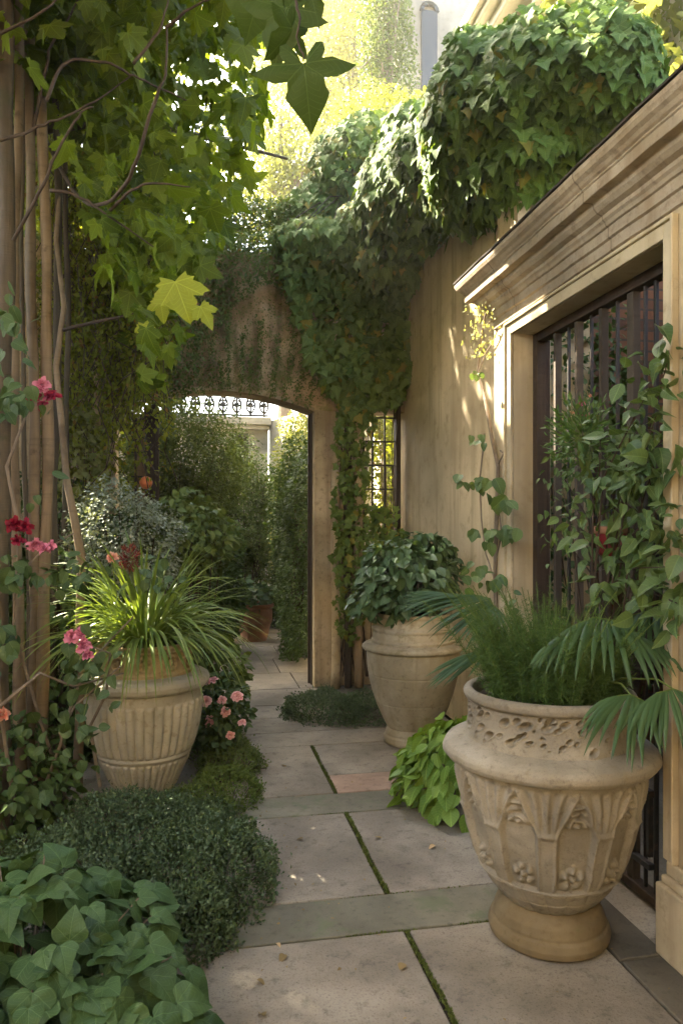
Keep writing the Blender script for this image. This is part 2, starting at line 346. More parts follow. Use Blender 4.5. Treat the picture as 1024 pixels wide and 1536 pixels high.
M['hedge'] = leaf_mat('hedge_leaf', (.045, .085, .022), (.095, .15, .042), .25, .45, 0)
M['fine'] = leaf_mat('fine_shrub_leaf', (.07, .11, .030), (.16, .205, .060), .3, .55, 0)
M['thyme'] = leaf_mat('dark_thyme_leaf', (.030, .060, .020), (.105, .155, .065), .15, .5, 0, spec=.4)
M['thymeg'] = leaf_mat('green_thyme_leaf', (.075, .12, .026), (.15, .20, .045), .2, .55, 0)
M['sweet'] = leaf_mat('blue_green_leaf', (.040, .088, .028), (.075, .135, .045), .2, .5, .35, 'palm', spec=.25)
M['lime'] = leaf_mat('lime_leaf', (.10, .20, .03), (.21, .33, .06), .35, .42, .4, 'pinnate')
M['dark'] = leaf_mat('dark_shrub_leaf', (.042, .085, .032), (.080, .135, .055), .18, .40, .3, 'pinnate', spec=.3)
M['vine'] = leaf_mat('window_vine_leaf', (.040, .085, .028), (.115, .175, .055), .25, .40, .3, 'pinnate', spec=.3)
M['silver'] = leaf_mat('silver_leaf', (.13, .17, .12), (.34, .38, .30), .2, .6, 0)
M['grass'] = leaf_mat('strap_leaf', (.10, .175, .030), (.25, .32, .09), .35, .4, 0, spec=.3)
M['fern'] = leaf_mat('feather_fern_leaf', (.032, .080, .018), (.105, .175, .045), .3, .5, 0)
M['palm'] = leaf_mat('palm_leaf', (.035, .080, .028), (.070, .130, .050), .2, .38, 0, spec=.3)
M['rosel'] = leaf_mat('rose_leaf', (.045, .085, .030), (.085, .13, .045), .22, .45, .3, 'pinnate')
M['litter'] = leaf_mat('dry_leaf', (.10, .07, .03), (.28, .20, .08), .1, .7, 0)
def petal_mat(name, a, b): 
    t = NT(name); uv = t.n('ShaderNodeUVMap'); sp = t.n('ShaderNodeSeparateXYZ'); t.l(uv.outputs[0], sp.inputs[0])
    c = t.mix(t.ramp(t.math('ADD', sp.outputs[1], t.math('MULTIPLY', t.attr(), .5)), .35, 1.2), a, b)
    sh = t.pbsdf(c, .55, None, .3); tr = t.n('ShaderNodeBsdfTranslucent'); t.put(tr.inputs[0], c); mx = t.n('ShaderNodeMixShader'); mx.inputs[0].default_value = .25
    t.l(sh, mx.inputs[1]); t.l(tr.outputs[0], mx.inputs[2]); return t.done(mx.outputs[0])
M['rose_pink'] = petal_mat('pink_petal', (.60, .03, .09), (.85, .50, .48))
M['rose_red'] = petal_mat('crimson_petal', (.12, .003, .015), (.27, .008, .035))
M['rose_mag'] = petal_mat('magenta_petal', (.36, .01, .08), (.72, .25, .36))
M['rose_coral'] = petal_mat('coral_petal', (.68, .12, .07), (.82, .42, .30))

# ------------------------------------------------------------ the ground and the path
g = MB(); g.add([(-60, -30, -.06), (60, -30, -.06), (60, 70, -.06), (-60, 70, -.06)], [(0, 1, 2, 3)])
struct(g.build('ground', M['soil']))
rs = random.Random(4)
JX = .783
def slab(mb, x0, x1, y0, y1, gap=.004, top=0.0, var=None):
    mb.box((x0 + gap, y0 + gap, -.055), (x1 - gap, y1 - gap, top + rs.uniform(-.0015, .0015)), rs.uniform(.2, .9) if var is None else var)
pv, bd, pk, kb = MB(), MB(), MB(), MB()
LX, RX = -.75, 1.475
slab(pv, LX, JX - .008, .4, 2.72, var=.75); slab(pv, JX + .008, RX, .4, 2.72, var=.55)
slab(bd, LX, RX, 2.72, 3.003, var=.6)
slab(pv, LX, JX - .008, 3.003, 3.9, var=.8); slab(pv, JX + .008, RX + .3, 3.003, 3.9, var=.65)
slab(bd, LX, RX + .3, 3.9, 4.19, var=.8)
slab(pv, LX, JX - .008, 4.19, 5.14, var=.9); slab(pk, JX + .008, RX + .5, 4.19, 4.5); slab(pv, JX + .008, RX + .5, 4.5, 5.14, var=.7)
slab(pv, LX, RX + .5, 5.14, 5.50, var=1.0); slab(pv, LX, 1.2, 5.50, 5.93, var=.55); slab(pv, 1.2, RX + .5, 5.50, 5.93, var=.7)
slab(pv, LX, RX + .5, 5.93, 6.36, var=.75); slab(pv, LX, RX + .5, 6.36, 6.98, var=.5)
slab(pv, LX, .95, 6.98, 7.75, var=.6); slab(pv, .95, 1.6, 6.98, 7.75, var=.2)
slab(pv, LX, .85, 7.75, 8.6, var=.35); slab(pv, .85, 1.6, 7.75, 8.6, var=.7)
slab(pv, -.6, .95, 8.6, 9.5, var=.6); slab(pv, .95, 1.9, 8.6, 9.5, var=.1); slab(pv, -.6, 1.9, 9.5, 10.6, var=.4); slab(pv, -.6, 1.9, 10.6, 12.5, var=.5)
slab(kb, RX, 2.0, .4, 2.38, var=.3)
slab(kb, RX, 1.75, 2.38, 3.003, var=.5)
ms = MB(); ms.box((JX - .013, .4, -.058), (JX + .013, 2.718, -.009)); ms.box((JX - .013, 3.005, -.058), (JX + .013, 3.898, -.009)); ms.box((JX - .011, 4.192, -.058), (JX + .011, 5.138, -.009)); stuff(ms.build('joint_soil', M['soil']))
pth = struct(pv.build('path', M['path'], None, False, .006))
for o in (struct(bd.build('path_band', M['band'], None, False, .005)), struct(pk.build('path_slab_pink', M['pink'], None, False, .005)), struct(kb.build('path_border', M['kerb'], None, False, .006))): pass
# moss in the joints
g_ = rng_(8); P = []
for (y0, y1, n) in ((.9, 2.715, 2600), (3.008, 3.895, 1500), (4.195, 5.13, 1100)):
    y = g_.uniform(y0, y1, n); P.append(np.column_stack([JX + g_.normal(0, .0045, n) + .004 * np.sin(y * 9), y, np.full(n, -.006)]))
for yy, n in ((2.72, 500), (3.003, 250), (3.9, 250), (5.14, 200)):
    x = g_.uniform(.05, 1.4, n); x = x[wob(np.column_stack([x * 6, x * 0, x * 0]), 1, 3) > -.1]; P.append(np.column_stack([x, yy + g_.normal(0, .0022, len(x)), np.full(len(x), -.008)]))
P = np.vstack(P); P = P[wob(P * (7, 7, 0), 1, 12) > -.45]; n = len(P)
stuff(leaves('joint_moss', T_SMALL, P, UP + jit(n, 1, .7), jit(n, 2), g_.uniform(.008, .015, n), M['moss']))
# ------------------------------------------------------------ stucco building on the right
X0 = 1.68; OY0, OY1, OZ = 2.405, 3.737, 2.60; PE = 4.0; CT = 2.98
bld = thing('garden_building', 'ochre stucco building with a heavy moulded cornice over a barred opening', 'building', (X0, 3.0, 0))
w = MB()
w.box((X0, OY1, 0), (1.859, PE, CT + .05)); w.box((X0, -1.5, 0), (1.86, OY0, CT + .05)); w.box((X0, OY0, OZ), (1.86, OY1, CT + .05))
w.box((2.0, 4.38, 0), (2.35, 7.15, 3.95))
w.box((1.86, 4.08, 0), (2.34, 4.38, 3.72)); w.box((1.86, PE - .06, 0), (1.999, 4.08, CT + .05)); w.box((2.351, 4.6, 0), (3.09, 7.15, 3.80))
wall = w.build('wall', M['stucco'], bld)
# door surround and inner frame lines
d = MB()
for a, b in (((X0 - .018, OY1, 0), (X0 - .001, OY1 + .055, OZ + .055)), ((X0 - .018, OY0 - .055, .34), (X0 - .001, OY0, OZ + .055)), ((X0 - .018, OY0, OZ), (X0 - .001, OY1, OZ + .055))): d.box(a, b)
for a, b in (((X0 - .03, OY1 + .055, 0), (X0 - .001, OY1 + .07, OZ + .07)), ((X0 - .03, OY0 - .07, .34), (X0 - .001, OY0 - .055, OZ + .07)), ((X0 - .03, OY0 - .055, OZ + .055), (X0 - .001, OY1 + .055, OZ + .07))): d.box(a, b)
d.build('architrave', M['trim'], bld, False, .004)
pl = MB()
pl.box((X0 - .05, .2, 0), (X0 - .001, OY0 + .0, .26)); pl.box((X0 - .035, .2, .26), (X0 - .001, OY0 - .012, .29)); pl.box((X0 - .02, .2, .29), (X0 - .001, OY0 - .02, .34))
pl.build('plinth', M['trim'], bld, False, .008)
p2 = MB(); p2.box((X0 - .05, OY1, 0), (X0 - .001, PE + .04, .20)); p2.build('plinth', M['trim'], bld, False, .008)
def mould(prof, x0, yn, yf, xr, name, mat, parent):
    """profile of (outward, height) swept along the wall and returned round its far corner"""
    V, Fc = [], []
    n = len(prof)
    N = 60
    for k in range(N + 1):
        y = yn + (yf - yn) * k / N
        for p, z in prof: V.append((x0 - p, y + p if k == N else y, z + .003 * math.sin(y * 3.1) + .0015 * math.sin(y * 17)))
    for p, z in prof: V.append((xr, yf + p, z))
    for r in range(N + 1):
        for i in range(n - 1):
            a = r * n + i; Fc.append((a, a + 1, a + n + 1, a + n))
    me = bpy.data.meshes.new(name); me.from_pydata([tuple(v) for v in V], [], Fc); me.materials.append(mat)
    return link(name, me, parent)
prof = [(.0, 2.685), (.012, 2.69), (.012, 2.735), (.024, 2.74), (.024, 2.782), (.034, 2.786), (.040, 2.80), (.050, 2.81), (.052, 2.825), (.075, 2.835), (.090, 2.852), (.094, 2.868),
        (.100, 2.872), (.135, 2.873), (.137, 2.876), (.137, 2.915), (.143, 2.919), (.143, 2.926), (.152, 2.932), (.162, 2.945), (.176, 2.955), (.184, 2.972), (.184, 2.99), (.180, 2.993), (-.18, 3.10)]
mould(prof, X0, -1.5, PE - .02, 2.0, 'cornice', M['cornice'], bld)
mould([(.165, 3.001), (.19, 2.996), (.192, 3.004), (.16, 3.012), (-.19, 3.115)], X0, -1.5, PE - .02, 2.0, 'roof_lead', M['lead'], bld)
# room behind the bars
rm = MB()
rm.box((3.5, .8, 0), (3.7, 4.6, 3.4)); rm.box((2.351, .6, 0), (3.7, .8, 3.4)); rm.box((2.351, 4.45, 0), (3.5, 4.6, 3.4))
tag(rm.build('brick_court_wall', M['brick'], None), 'orange brick wall of the side court behind the window grille', 'wall')
fl = MB(); fl.box((1.66, 2.38, -.05), (1.87, 3.76, .002)); fl.box((1.87, .8, -.05), (3.5, 4.45, .001)); struct(fl.build('court_floor', M['path']))
# bars
gr = thing('window_grille', 'tall dark grille of wood and iron bars set in the doorway of the stucco building', 'grille', (1.82, 3.07, 0));  GX = 1.82
fr = MB()
fr.box((GX - .03, OY1 - .055, .03), (GX + .03, OY1 - .002, OZ - .002)); fr.box((GX - .03, OY0 + .002, .03), (GX + .03, OY0 + .035, OZ - .002))
fr.box((GX - .03, OY0 + .035, OZ - .05), (GX + .03, OY1 - .055, OZ - .002)); fr.box((GX - .028, OY0 + .035, .02), (GX + .028, OY1 - .055, .055)); fr.box((GX - .02, OY0 + .035, .62), (GX + .02, OY1 - .055, .655))
fr.box((GX + .03, OY1 - .03, .03), (1.88, OY1 - .002, OZ - .002)); fr.box((GX + .03, OY0 + .035, OZ - .03), (1.88, OY1 - .03, OZ - .002)); fr.box((GX + .03, OY0 + .002, .03), (1.88, OY0 + .03, OZ - .002))
fr.build('frame', M['darkwood'], gr, False, .004)
for i, (px, wd, mt) in enumerate(((836, .030, 'barwood'), (853, .016, 'iron'), (868, .034, 'barwood'), (887, .016, 'iron'), (905, .036, 'barwood'), (926, .016, 'iron'), (950, .060, 'barwood'), (968, .016, 'iron'), (984, .022, 'iron'))):
    p = onx(px, 700, GX); b = MB(); dp = .018 if mt == 'barwood' else .008
    wd *= .78; b.box((GX - dp, p[1] - wd / 2, .055), (GX + dp, p[1] + wd / 2, OZ - .05), rs.uniform(.2, 1)); b.build('bar', M[mt], gr, False, .003)
# latch hanging on the bars
la = MB(); c = onx(958, 1230, GX - .035)
la.box(c + (-.015, -.09, .12), c + (.012, .09, .15)); la.box(c + (-.012, -.085, -.12), c + (.01, -.062, .12)); la.box(c + (-.012, .03, -.16), c + (.01, .05, .12)); la.box(c + (-.015, -.09, -.17), c + (.012, .09, -.145))
la.build('latch', M['iron'], gr, False, .003)

# ------------------------------------------------------------ arched wall
AY = 7.0; AT = .30; AXC, AHW = .17, .92; SPR, RISE = 2.66, .17; WX0, WX1, WZ0, WZ1 = 1.56, 1.955, 1.25, 2.80; TOP = 4.12
aw = thing('arched_wall', 'mossy rubble garden wall pierced by a low segmental arch and a grid window', 'wall', (.17, AY, 0))
def archz(x):
    t = np.clip((x - AXC) / AHW, -1, 1); return SPR + RISE * (1 - t * t)
def rough_grid(mb, x0, x1, z0f, z1f, nx, nz, y, amp, seed, flip=False):
    xs = np.linspace(x0, x1, nx); V = []
    for x in xs:
        a, b = z0f(x), z1f(x)
        for k in range(nz):
            z = a + (b - a) * k / (nz - 1)
            p = np.array([[x, 0, z]]); dd = amp * (wob(p * 3, 1, seed)[0] + .5 * wob(p * 9, 1, seed + 1)[0] + .35 * wob(p * 24, 1, seed + 2)[0])
            an = math.atan2(x - AXC, z - SPR + 2.6); gv = abs(math.sin(an * 27 + .4 * math.sin(z * 9))) ** .35; fade = max(0, 1 - max(0, z - a - .38) / .12) if z > a else 1
            dd -= .030 * (1 - gv) * fade * min(1, (z - a) / .03 + .3)
            V.append((x, y - (dd if (0 < k) else dd * .3), z))
    Fc = [(i * nz + k, (i + 1) * nz + k, (i + 1) * nz + k + 1, i * nz + k + 1) for i in range(nx - 1) for k in range(nz - 1)]
    mb.add(V, Fc)
XL, XR = AXC - AHW, AXC + AHW
m = MB()
topf = lambda x: TOP + .06 * math.sin(x * 2.3)
rough_grid(m, -3.4, XR + .30, lambda x: max(archz(x), 0) if XL <= x <= XR else SPR, topf, 330, 80, AY, .045, 3)
m.box((-3.4, AY + .06, SPR + .18), (2.0, AY + AT, TOP - .03))
m.build('rubble_face', M['arch'], aw, True)
m = MB()
m.box((-3.4, AY, 0), (XL, AY + AT, SPR)); m.box((-3.4, AY + .06, SPR), (XL, AY + AT, SPR + .18))
m.box((XR, AY - .02, 0), (1.33, AY + AT, SPR + .02)); m.box((XR + .04, AY + .06, SPR + .02), (2.0, AY + AT, SPR + .18))
m.box((1.33, AY, 0), (WX0, AY + AT, SPR)); m.box((WX0, AY, 0), (2.0, AY + AT, WZ0)); m.box((XR + .3, AY, SPR + .02), (2.0, AY + .06, TOP)); 
m.build('wall', M['jamb'], aw, False, .012)
m = MB(); xs = np.linspace(XL, XR, 33); V = []
for x in xs: V += [(x, AY - .025, archz(x)), (x, AY + AT, archz(x)), (x, AY + AT, archz(x) + .5), (x, AY - .025, archz(x) + .035)]
m.add(V, [(i * 4 + a, i * 4 + b, i * 4 + 4 + b, i * 4 + 4 + a) for i in range(32) for a, b in ((0, 1), (1, 2), (3, 0))]); m.build('arch_lining', M['jamb'], aw, False)
df = MB(); df.box((XR - .012, AY + .10, 0), (XR - .001, AY + .17, SPR)); df.box((XR - .03, AY + .17, 0), (XR - .001, AY + .21, SPR)); df.build('door_frame', M['darkwood'], aw)
win = MB(); wy = AY + .05
win.box((WX1 - .045, wy - .06, WZ0), (WX1, wy + .03, WZ1 + .02)); win.box((WX0, wy - .05, WZ0), (WX0 + .03, wy + .03, WZ1)); win.box((WX0, wy - .05, WZ0), (WX1, wy + .03, WZ0 + .04))
wf = win.build('window_frame', M['darkwood'], aw)
wb = MB()
for x in (WX0 + .12, WX0 + .245): wb.box((x - .008, wy - .02, WZ0), (x + .008, wy, WZ1 + .02))
for z in np.arange(WZ0 + .2, WZ1, .235): wb.box((WX0, wy - .022, z - .008), (WX1 - .04, wy + .002, z + .008))
wb.build('window_bars', M['iron'], aw)
# rustic posts at the foot of the right jamb
for i, (px, r_, h_) in enumerate(((503, .045, 2.1), (521, .035, 2.5), (537, .045, 2.6))):
    a = ony(px, 1000, AY - .09); t = MB(); t.tube([(a[0] + .006 * math.sin(z * 3 + i), a[1], z) for z in np.linspace(0, h_, 14)], r_, 10)
    tag(t.build('garden_post', M['jamb' if i != 1 else 'barwood'], None, True), ['stout stone-coloured post directly beside the right arch jamb', 'thin dark brown post between two pale posts by the arch', 'pale post nearest the grid window on the arched wall'][i], 'post', 'posts against the arched wall')

# ------------------------------------------------------------ courtyard behind the arch
cw = thing('courtyard_wall', 'pale ashlar courtyard wall seen through the arch behind the shrubs', 'wall', (0, 13.2, 0))
m = MB(); cx = ony(402, 700, 13.2)[0]
for r_ in range(8):
    for k in range(-6, 5):
        x0 = cx - .9 * (k + 1) + (.45 if r_ % 2 else 0); x1 = min(x0 + .895, cx)
        if x0 < cx: m.box((x0, 13.2 + rs.uniform(0, .006), r_ * .42), (x1, 13.6, r_ * .42 + .415), rs.random())
m.build('stone_courses', M['ashlar'], cw, False, .008)
m = MB(); m.box((cx - 6, 13.05, 3.36), (cx + .05, 13.6, 3.5)); m.box((cx - 6, 13.1, 3.28), (cx + .02, 13.6, 3.36)); m.build('coping', M['ashlar'], cw, False, .015)
m = MB(); a = ony(352, 650, 13.19); b = ony(372, 700, 13.19); m.box((a[0] - .05, 13.14, b[2] - .4), (b[0], 13.195, a[2])); m.build('niche_slab', M['lead'], cw)  # dark slab on the wall face in place of a hollow niche
cw2 = thing('side_wall', 'bright sunlit plaster wall at the right of the courtyard beyond the arch', 'wall', (cx + .4, 11, 0))
m = MB(); m.add([(cx + .02, 13.2, 0), (cx + .02, 13.2, 3.45), (cx + .95, 10.6, 3.45), (cx + .95, 10.6, 0), (cx + .4, 13.4, 0), (cx + .4, 13.4, 3.45), (cx + 1.3, 10.6, 3.45), (cx + 1.3, 10.6, 0)],
   [(0, 1, 2, 3), (4, 7, 6, 5), (1, 5, 6, 2), (0, 4, 5, 1), (3, 2, 6, 7)]); m.build('wall', M['white'], cw2)
# wrought cresting along the courtyard wall
rl = MB(); y = 13.12
for z in (3.53, 3.93): rl.tube([(x, y, z) for x in np.linspace(cx - 4.5, cx, 20)], .022, 5)
for x in np.arange(cx - 4.4, cx, .24):
    rl.tube([(x, y, 3.5), (x, y, 4.0)], .020, 5)
    for sgn in (-1, 1):
        rl.tube([(x + sgn * .10 * math.sin(t) * (1 - t / 7), y, 3.56 + .33 * t / 3.1) for t in np.linspace(0, 3.4, 9)], .020, 4)
        rl.tube([(x + sgn * (.02 + .05 * math.sin(t)), y, 3.74 + .05 * math.cos(t)) for t in np.linspace(0, 5, 8)], .022, 4)
tag(rl.build('iron_cresting', M['iron'], None, True), 'dark scrolled iron cresting on top of the courtyard wall beyond the arch', 'railing')
rv = MB(); 
# far house
hs = thing('far_house', 'tall sunlit house with a pale sloping eave and arched window above the ivy', 'house', (5, 12, 0))
m = MB(); m.box((3.6, 4.61, 0), (8, 9.9, 7.3)); m.build('wall', M['white'], hs)
m = MB(); 
for p0, p1, z0, z1 in ((.0, .30, 7.3, 7.42), (.0, .42, 7.42, 7.50), (.0, .5, 7.50, 7.66), (0, .12, 7.1, 7.16)): m.box((3.6 - p1, 4.4, z0), (8, 9.9 + p1, z1))
m.build('eave', M['white'], hs, False, .02)
m = MB(); m.box((ony(597, 100, 14.0)[0], 14.0, 0), (9, 16, 14)); m.build('rear_wall', M['greywall'], hs)
a = ony(632, 30, 13.96); b = ony(655, 120, 13.96); m = MB()
m.box((a[0], 13.93, b[2] - .2), (b[0], 13.999, a[2] + .2)); m.tube([((a[0] + b[0]) / 2 + (b[0] - a[0]) / 2 * math.cos(t), 13.95, a[2] + .2 + .15 * math.sin(t)) for t in np.linspace(0, 3.14, 9)], .05, 6); m.build('window', M['glass'], hs)
# left boundary wall, tall and out at the side
lw = MB(); lw.box((-3.7, -2, 0), (-3.4, 7.3, 3.2)); tag(lw.build('boundary_wall', M['greywall'], None, False, .02), 'tall rendered boundary wall hidden behind the poles and shrubs at left', 'wall')

bw = MB(); bw.box((-3.7, -2.9, 0), (4.5, -2.6, 5.2)); tag(bw.build('added_rear_wall', M['stucco'], None, False, .02), 'unseen ochre wall added behind the viewer to cut frontal light', 'wall')  # unseen wall added to hold back light from behind the camera
# ------------------------------------------------------------ urns
def lathe(name, prof, c, mat, parent, hfun=None, nt=288, dz=.004, close=False):
    """prof: (r, z) polyline; surface displaced outward by hfun(theta, z)"""
    pr = np.array(prof, float); seg = np.linalg.norm(np.diff(pr, axis=0), axis=1); s = np.r_[0, np.cumsum(seg)]
    n = max(int(s[-1] / dz), 8); ss = np.unique(np.concatenate([np.linspace(0, s[-1], n), s])); r = np.interp(ss, s, pr[:, 0]); z = np.interp(ss, s, pr[:, 1])
    k = np.array([1, 2, 3, 2, 1.]) / 9                                  # soften the profile a little
    if n > 12:
        rp = np.convolve(np.pad(r, 2, mode='edge'), k, 'valid'); zp = np.convolve(np.pad(z, 2, mode='edge'), k, 'valid'); r, z = rp, zp
    th = np.linspace(0, 2 * math.pi, nt, endpoint=False); n = len(r)
    RR = np.repeat(r[:, None], nt, 1); ZZ = np.repeat(z[:, None], nt, 1); TH = np.repeat(th[None], n, 0)
    if hfun is not None: RR = RR + hfun(TH, ZZ)
    Q = np.stack([np.cos(TH), np.sin(TH), ZZ * 3], -1).reshape(-1, 3)
    RR = RR * (1 + .004 * wob(Q * 2.2, 1, 5).reshape(RR.shape) + .0015 * wob(Q * 14, 1, 6).reshape(RR.shape))
    V = np.stack([c[0] + RR * np.cos(TH), c[1] + RR * np.sin(TH), c[2] + ZZ], -1).reshape(-1, 3)
    i, j = np.meshgrid(np.arange(n - 1), np.arange(nt), indexing='ij'); a = i * nt + j; b = i * nt + (j + 1) % nt
    Fc = np.stack([a, b, b + nt, a + nt], -1).reshape(-1, 4)
    return mesh_np(name, V, Fc, mat, parent, True)
def sstep(x, a, b):
    t = np.clip((x - a) / (b - a), 0, 1); return t * t * (3 - 2 * t)
def rosette(du, dv, R_, petals=5, amp=.012, ph=0):
    rr = np.hypot(du, dv) / R_; an = np.arctan2(dv, du)
    pt = (.55 + .45 * np.cos(petals * an + ph)); return amp * (np.exp(-(rr / .28) ** 2) * 1.0 + pt * np.exp(-((rr - .6) / .28) ** 2) * .9 - .35 * np.exp(-((rr - .35) / .1) ** 2)) * (rr < 1.5)

# --- the big carved urn, front right
UC = np.array([W(822, 1200, 2.81)[0], W(822, 1200, 2.81)[1], 0.0])
TF = math.atan2(-UC[1], -UC[0]) + .04                                     # direction that faces the viewer
urn = thing('carved_urn', 'big pale carved stone urn with arch reliefs standing by the grille', 'urn', UC)
lathe('foot', [(.10, .0), (.205, .0), (.222, .012), (.226, .035), (.218, .06), (.206, .066), (.208, .075), (.200, .105), (.180, .135), (.160, .148), (.14, .150)], UC, M['urnfoot'], urn, None, 160)
def h_body(TH, Z):
    n = 10; u0 = ((TH - TF) * n / (2 * math.pi)) + .08; pid = np.floor(u0); u = u0 - pid - .5                      # rib at +-.5, panel centre 0
    Q = np.stack([np.cos(TH) * 8, np.sin(TH) * 8, Z * 26], -1).reshape(-1, 3); w1 = wob(Q, 1, 71).reshape(TH.shape); w2 = wob(Q, 1, 72).reshape(TH.shape); w3 = wob(Q * 2.6, 1, 73).reshape(TH.shape)
    u = u + .012 * w1; Z = Z + .003 * w2; au = np.abs(u); v1, v2 = .485, .628
    hw = np.where(Z < v1, .325, .325 * np.clip(1 - (Z - v1) / (v2 - v1), 0, 1) ** .72)
    inside = sstep(hw - au, -.005, .035) * sstep(Z, .268, .275) * (Z < v2 + .01)
    h = -.015 * inside
    h = h + .005 * np.exp(-((au - hw - .03) / .022) ** 2) * sstep(Z, .27, .29) * (Z < v2 + .02)
    h = h - .0035 * np.exp(-((au - hw - .075) / .014) ** 2) * sstep(Z, .46, .50) * (Z < v2 + .01)
    fan = sstep(Z, .49, .55) * (1 - sstep(Z, .635, .652)) * (1 - inside); h = h + fan * .0055 * np.cos((.5 - au) * 34 * (1.5 - 4.5 * (Z - .49)))
    cap = (1 - sstep(np.abs(.5 - au), .13, .17)) * np.exp(-((Z - .487) / .010) ** 2); h = h + .006 * cap
    du, dv = u * .2 + .006 * w2, Z - .325 + .005 * w1; k3 = 4 + np.mod(pid, 3)
    h = h + (rosette(du, dv, .050, 5, .019, .8 + pid) + .004 * w3 * (np.hypot(du, dv) < .05)) * inside
    top = sstep(hw - au, -.02, .06) * (Z < v2) * sstep(Z, .515, .53); h = h + top * (.010 + .007 * np.sin(np.hypot(u * .2, Z - .52) * 260 + w1 * 1.5) + .005 * w3)
    h = h - .016 * np.exp(-((u * .2 - .012) ** 2 + ((Z - .568) * .6) ** 2) / .008 ** 2) - .010 * np.exp(-((u * .2 + .014) ** 2 + (Z - .545) ** 2) / .007 ** 2)
    low = 1 - sstep(Z, .252, .260); s_ = np.abs(np.sin((u + .5) * math.pi * 2 + (Z - .2) * 7)); h = h - .005 * low + .006 * low * s_ ** .45 - .004 * low * np.exp(-((Z - .205) / .004) ** 2)
    h = h + .005 * np.exp(-((Z - .264) / .004) ** 2) - .005 * np.exp(-((Z - .257) / .003) ** 2)
    return 1.35 * h + .0012 * w3
lathe('body', [(.12, .125), (.150, .135), (.178, .155), (.222, .205), (.254, .255), (.284, .33), (.309, .42), (.326, .50), (.338, .58), (.346, .64), (.350, .69)], UC, M['urn'], urn, h_body, 480, .003)
lathe('shoulder', [(.33, .668), (.368, .670), (.388, .678), (.398, .694), (.398, .712), (.388, .728), (.366, .739), (.34, .746), (.318, .754), (.300, .765), (.28, .77)], UC, M['urn'], urn,
      lambda T, Z: .0035 * wob(np.stack([np.cos(T) * 9, np.sin(T) * 9, Z * 30], -1).reshape(-1, 3), 1, 9).reshape(T.shape), 240, .004)
gp = rng_(31); PIT = []
for k in range(95): PIT.append((gp.uniform(0, 2 * math.pi), gp.uniform(.772, .882), gp.uniform(.003, .009), gp.uniform(.7, 1.9)))
for k in range(17): PIT.append((TF - 1.5 + k * .18 + gp.normal(0, .03), .80 + gp.normal(0, .010), gp.uniform(.006, .011), gp.uniform(1, 1.8)))
for k in range(18): PIT.append((TF - 1.5 + k * .18 + gp.normal(0, .03), .862 + gp.normal(0, .006), gp.uniform(.007, .012), gp.uniform(1, 1.8)))
def h_col(TH, Z):
    h = np.zeros_like(TH)
    for a, z, s_, e in PIT:
        dt = (np.mod(TH - a + math.pi, 2 * math.pi) - math.pi) * .3
        q = (dt / (s_ * e)) ** 2 + ((Z - z - .3 * dt) / s_) ** 2
        h -= .024 * np.exp(-q ** 2 * 1.2) * (.4 + s_ * 60); h += .0035 * np.exp(-(np.sqrt(q) - 1.5) ** 2 / .12) * (s_ > .006)
    Q = np.stack([np.cos(TH) * 12, np.sin(TH) * 12, Z * 45], -1).reshape(-1, 3)
    return h + .0018 * wob(Q, 1, 4).reshape(TH.shape)
lathe('collar', [(.320, .745), (.314, .765), (.307, .79), (.302, .83), (.299, .87), (.300, .895)], UC, M['urn'], urn, h_col, 600, .0025)
lathe('rim', [(.29, .890), (.309, .893), (.319, .902), (.321, .916), (.314, .930), (.298, .936), (.286, .930), (.280, .90), (.275, .86)], UC, M['urn'], urn, None, 200, .004)
lathe('soil', [(.28, .885), (.2, .90), (.1, .905), (.001, .905)], UC, M['soil'], urn, None, 64, .02)

# --- fluted urn, left
LC = np.array([W(217, 1100, 4.12)[0], W(217, 1100, 4.12)[1], 0.0]); TL = math.atan2(-LC[1], -LC[0])
fu = thing('fluted_urn', 'cream fluted stone urn with rolled rim holding strappy grass', 'urn', LC)
def h_fl(TH, Z):
    n = 38; u = (TH - TL) * n / (2 * math.pi) + .35 * np.clip((.28 - Z) * 2, 0, 1); u = np.abs(u - np.floor(u) - .5) * 2
    f = np.sqrt(np.clip(1 - u ** 2, 0, 1)) - .45
    m_ = (sstep(Z, .31, .325) * (1 - sstep(Z, .585, .605 )) + (1 - sstep(Z, .265, .278)))
    return .022 * f * m_ + .010 * np.exp(-((Z - .294) / .012) ** 2)
lathe('body', [(.10, .0), (.125, .0), (.130, .02), (.150, .08), (.190, .16), (.227, .24), (.254, .31), (.278, .38), (.297, .46), (.309, .54), (.316, .62), (.320, .665)], LC, M['urn_l'], fu, h_fl, 608, .004)
lathe('rim', [(.31, .652), (.338, .660), (.355, .676), (.360, .698), (.353, .720), (.332, .733), (.300, .738), (.26, .742), (.2, .74)], LC, M['urn_l'], fu, None, 160, .004)
def h_c2(TH, Z):
    h = np.zeros_like(TH)
    for k in range(11):
        a = TL + (k - 5) * .571; dt = (np.mod(TH - a + math.pi, 2 * math.pi) - math.pi) * .245; dz = Z - .815
        rr = np.hypot(dt, dz); an = np.arctan2(dz, dt); h += .010 * np.exp(-((rr - .036) / .009) ** 2) + .012 * np.exp(-(rr / .016) ** 2) * (1 + .5 * np.cos(3 * an)) - .008 * np.exp(-((rr - .022) / .006) ** 2) * (1 + np.cos(5 * an))
    return h + .006 * np.exp(-((Z - .755) / .006) ** 2) + .006 * np.exp(-((Z - .872) / .006) ** 2)
lathe('collar', [(.268, .738), (.262, .755), (.253, .78), (.251, .84), (.257, .875), (.263, .895), (.257, .908), (.240, .908), (.23, .88)], LC, M['urn_c'], fu, h_c2, 400, .004)
lathe('soil', [(.24, .88), (.001, .89)], LC, M['soil'], fu, None, 48, .03)

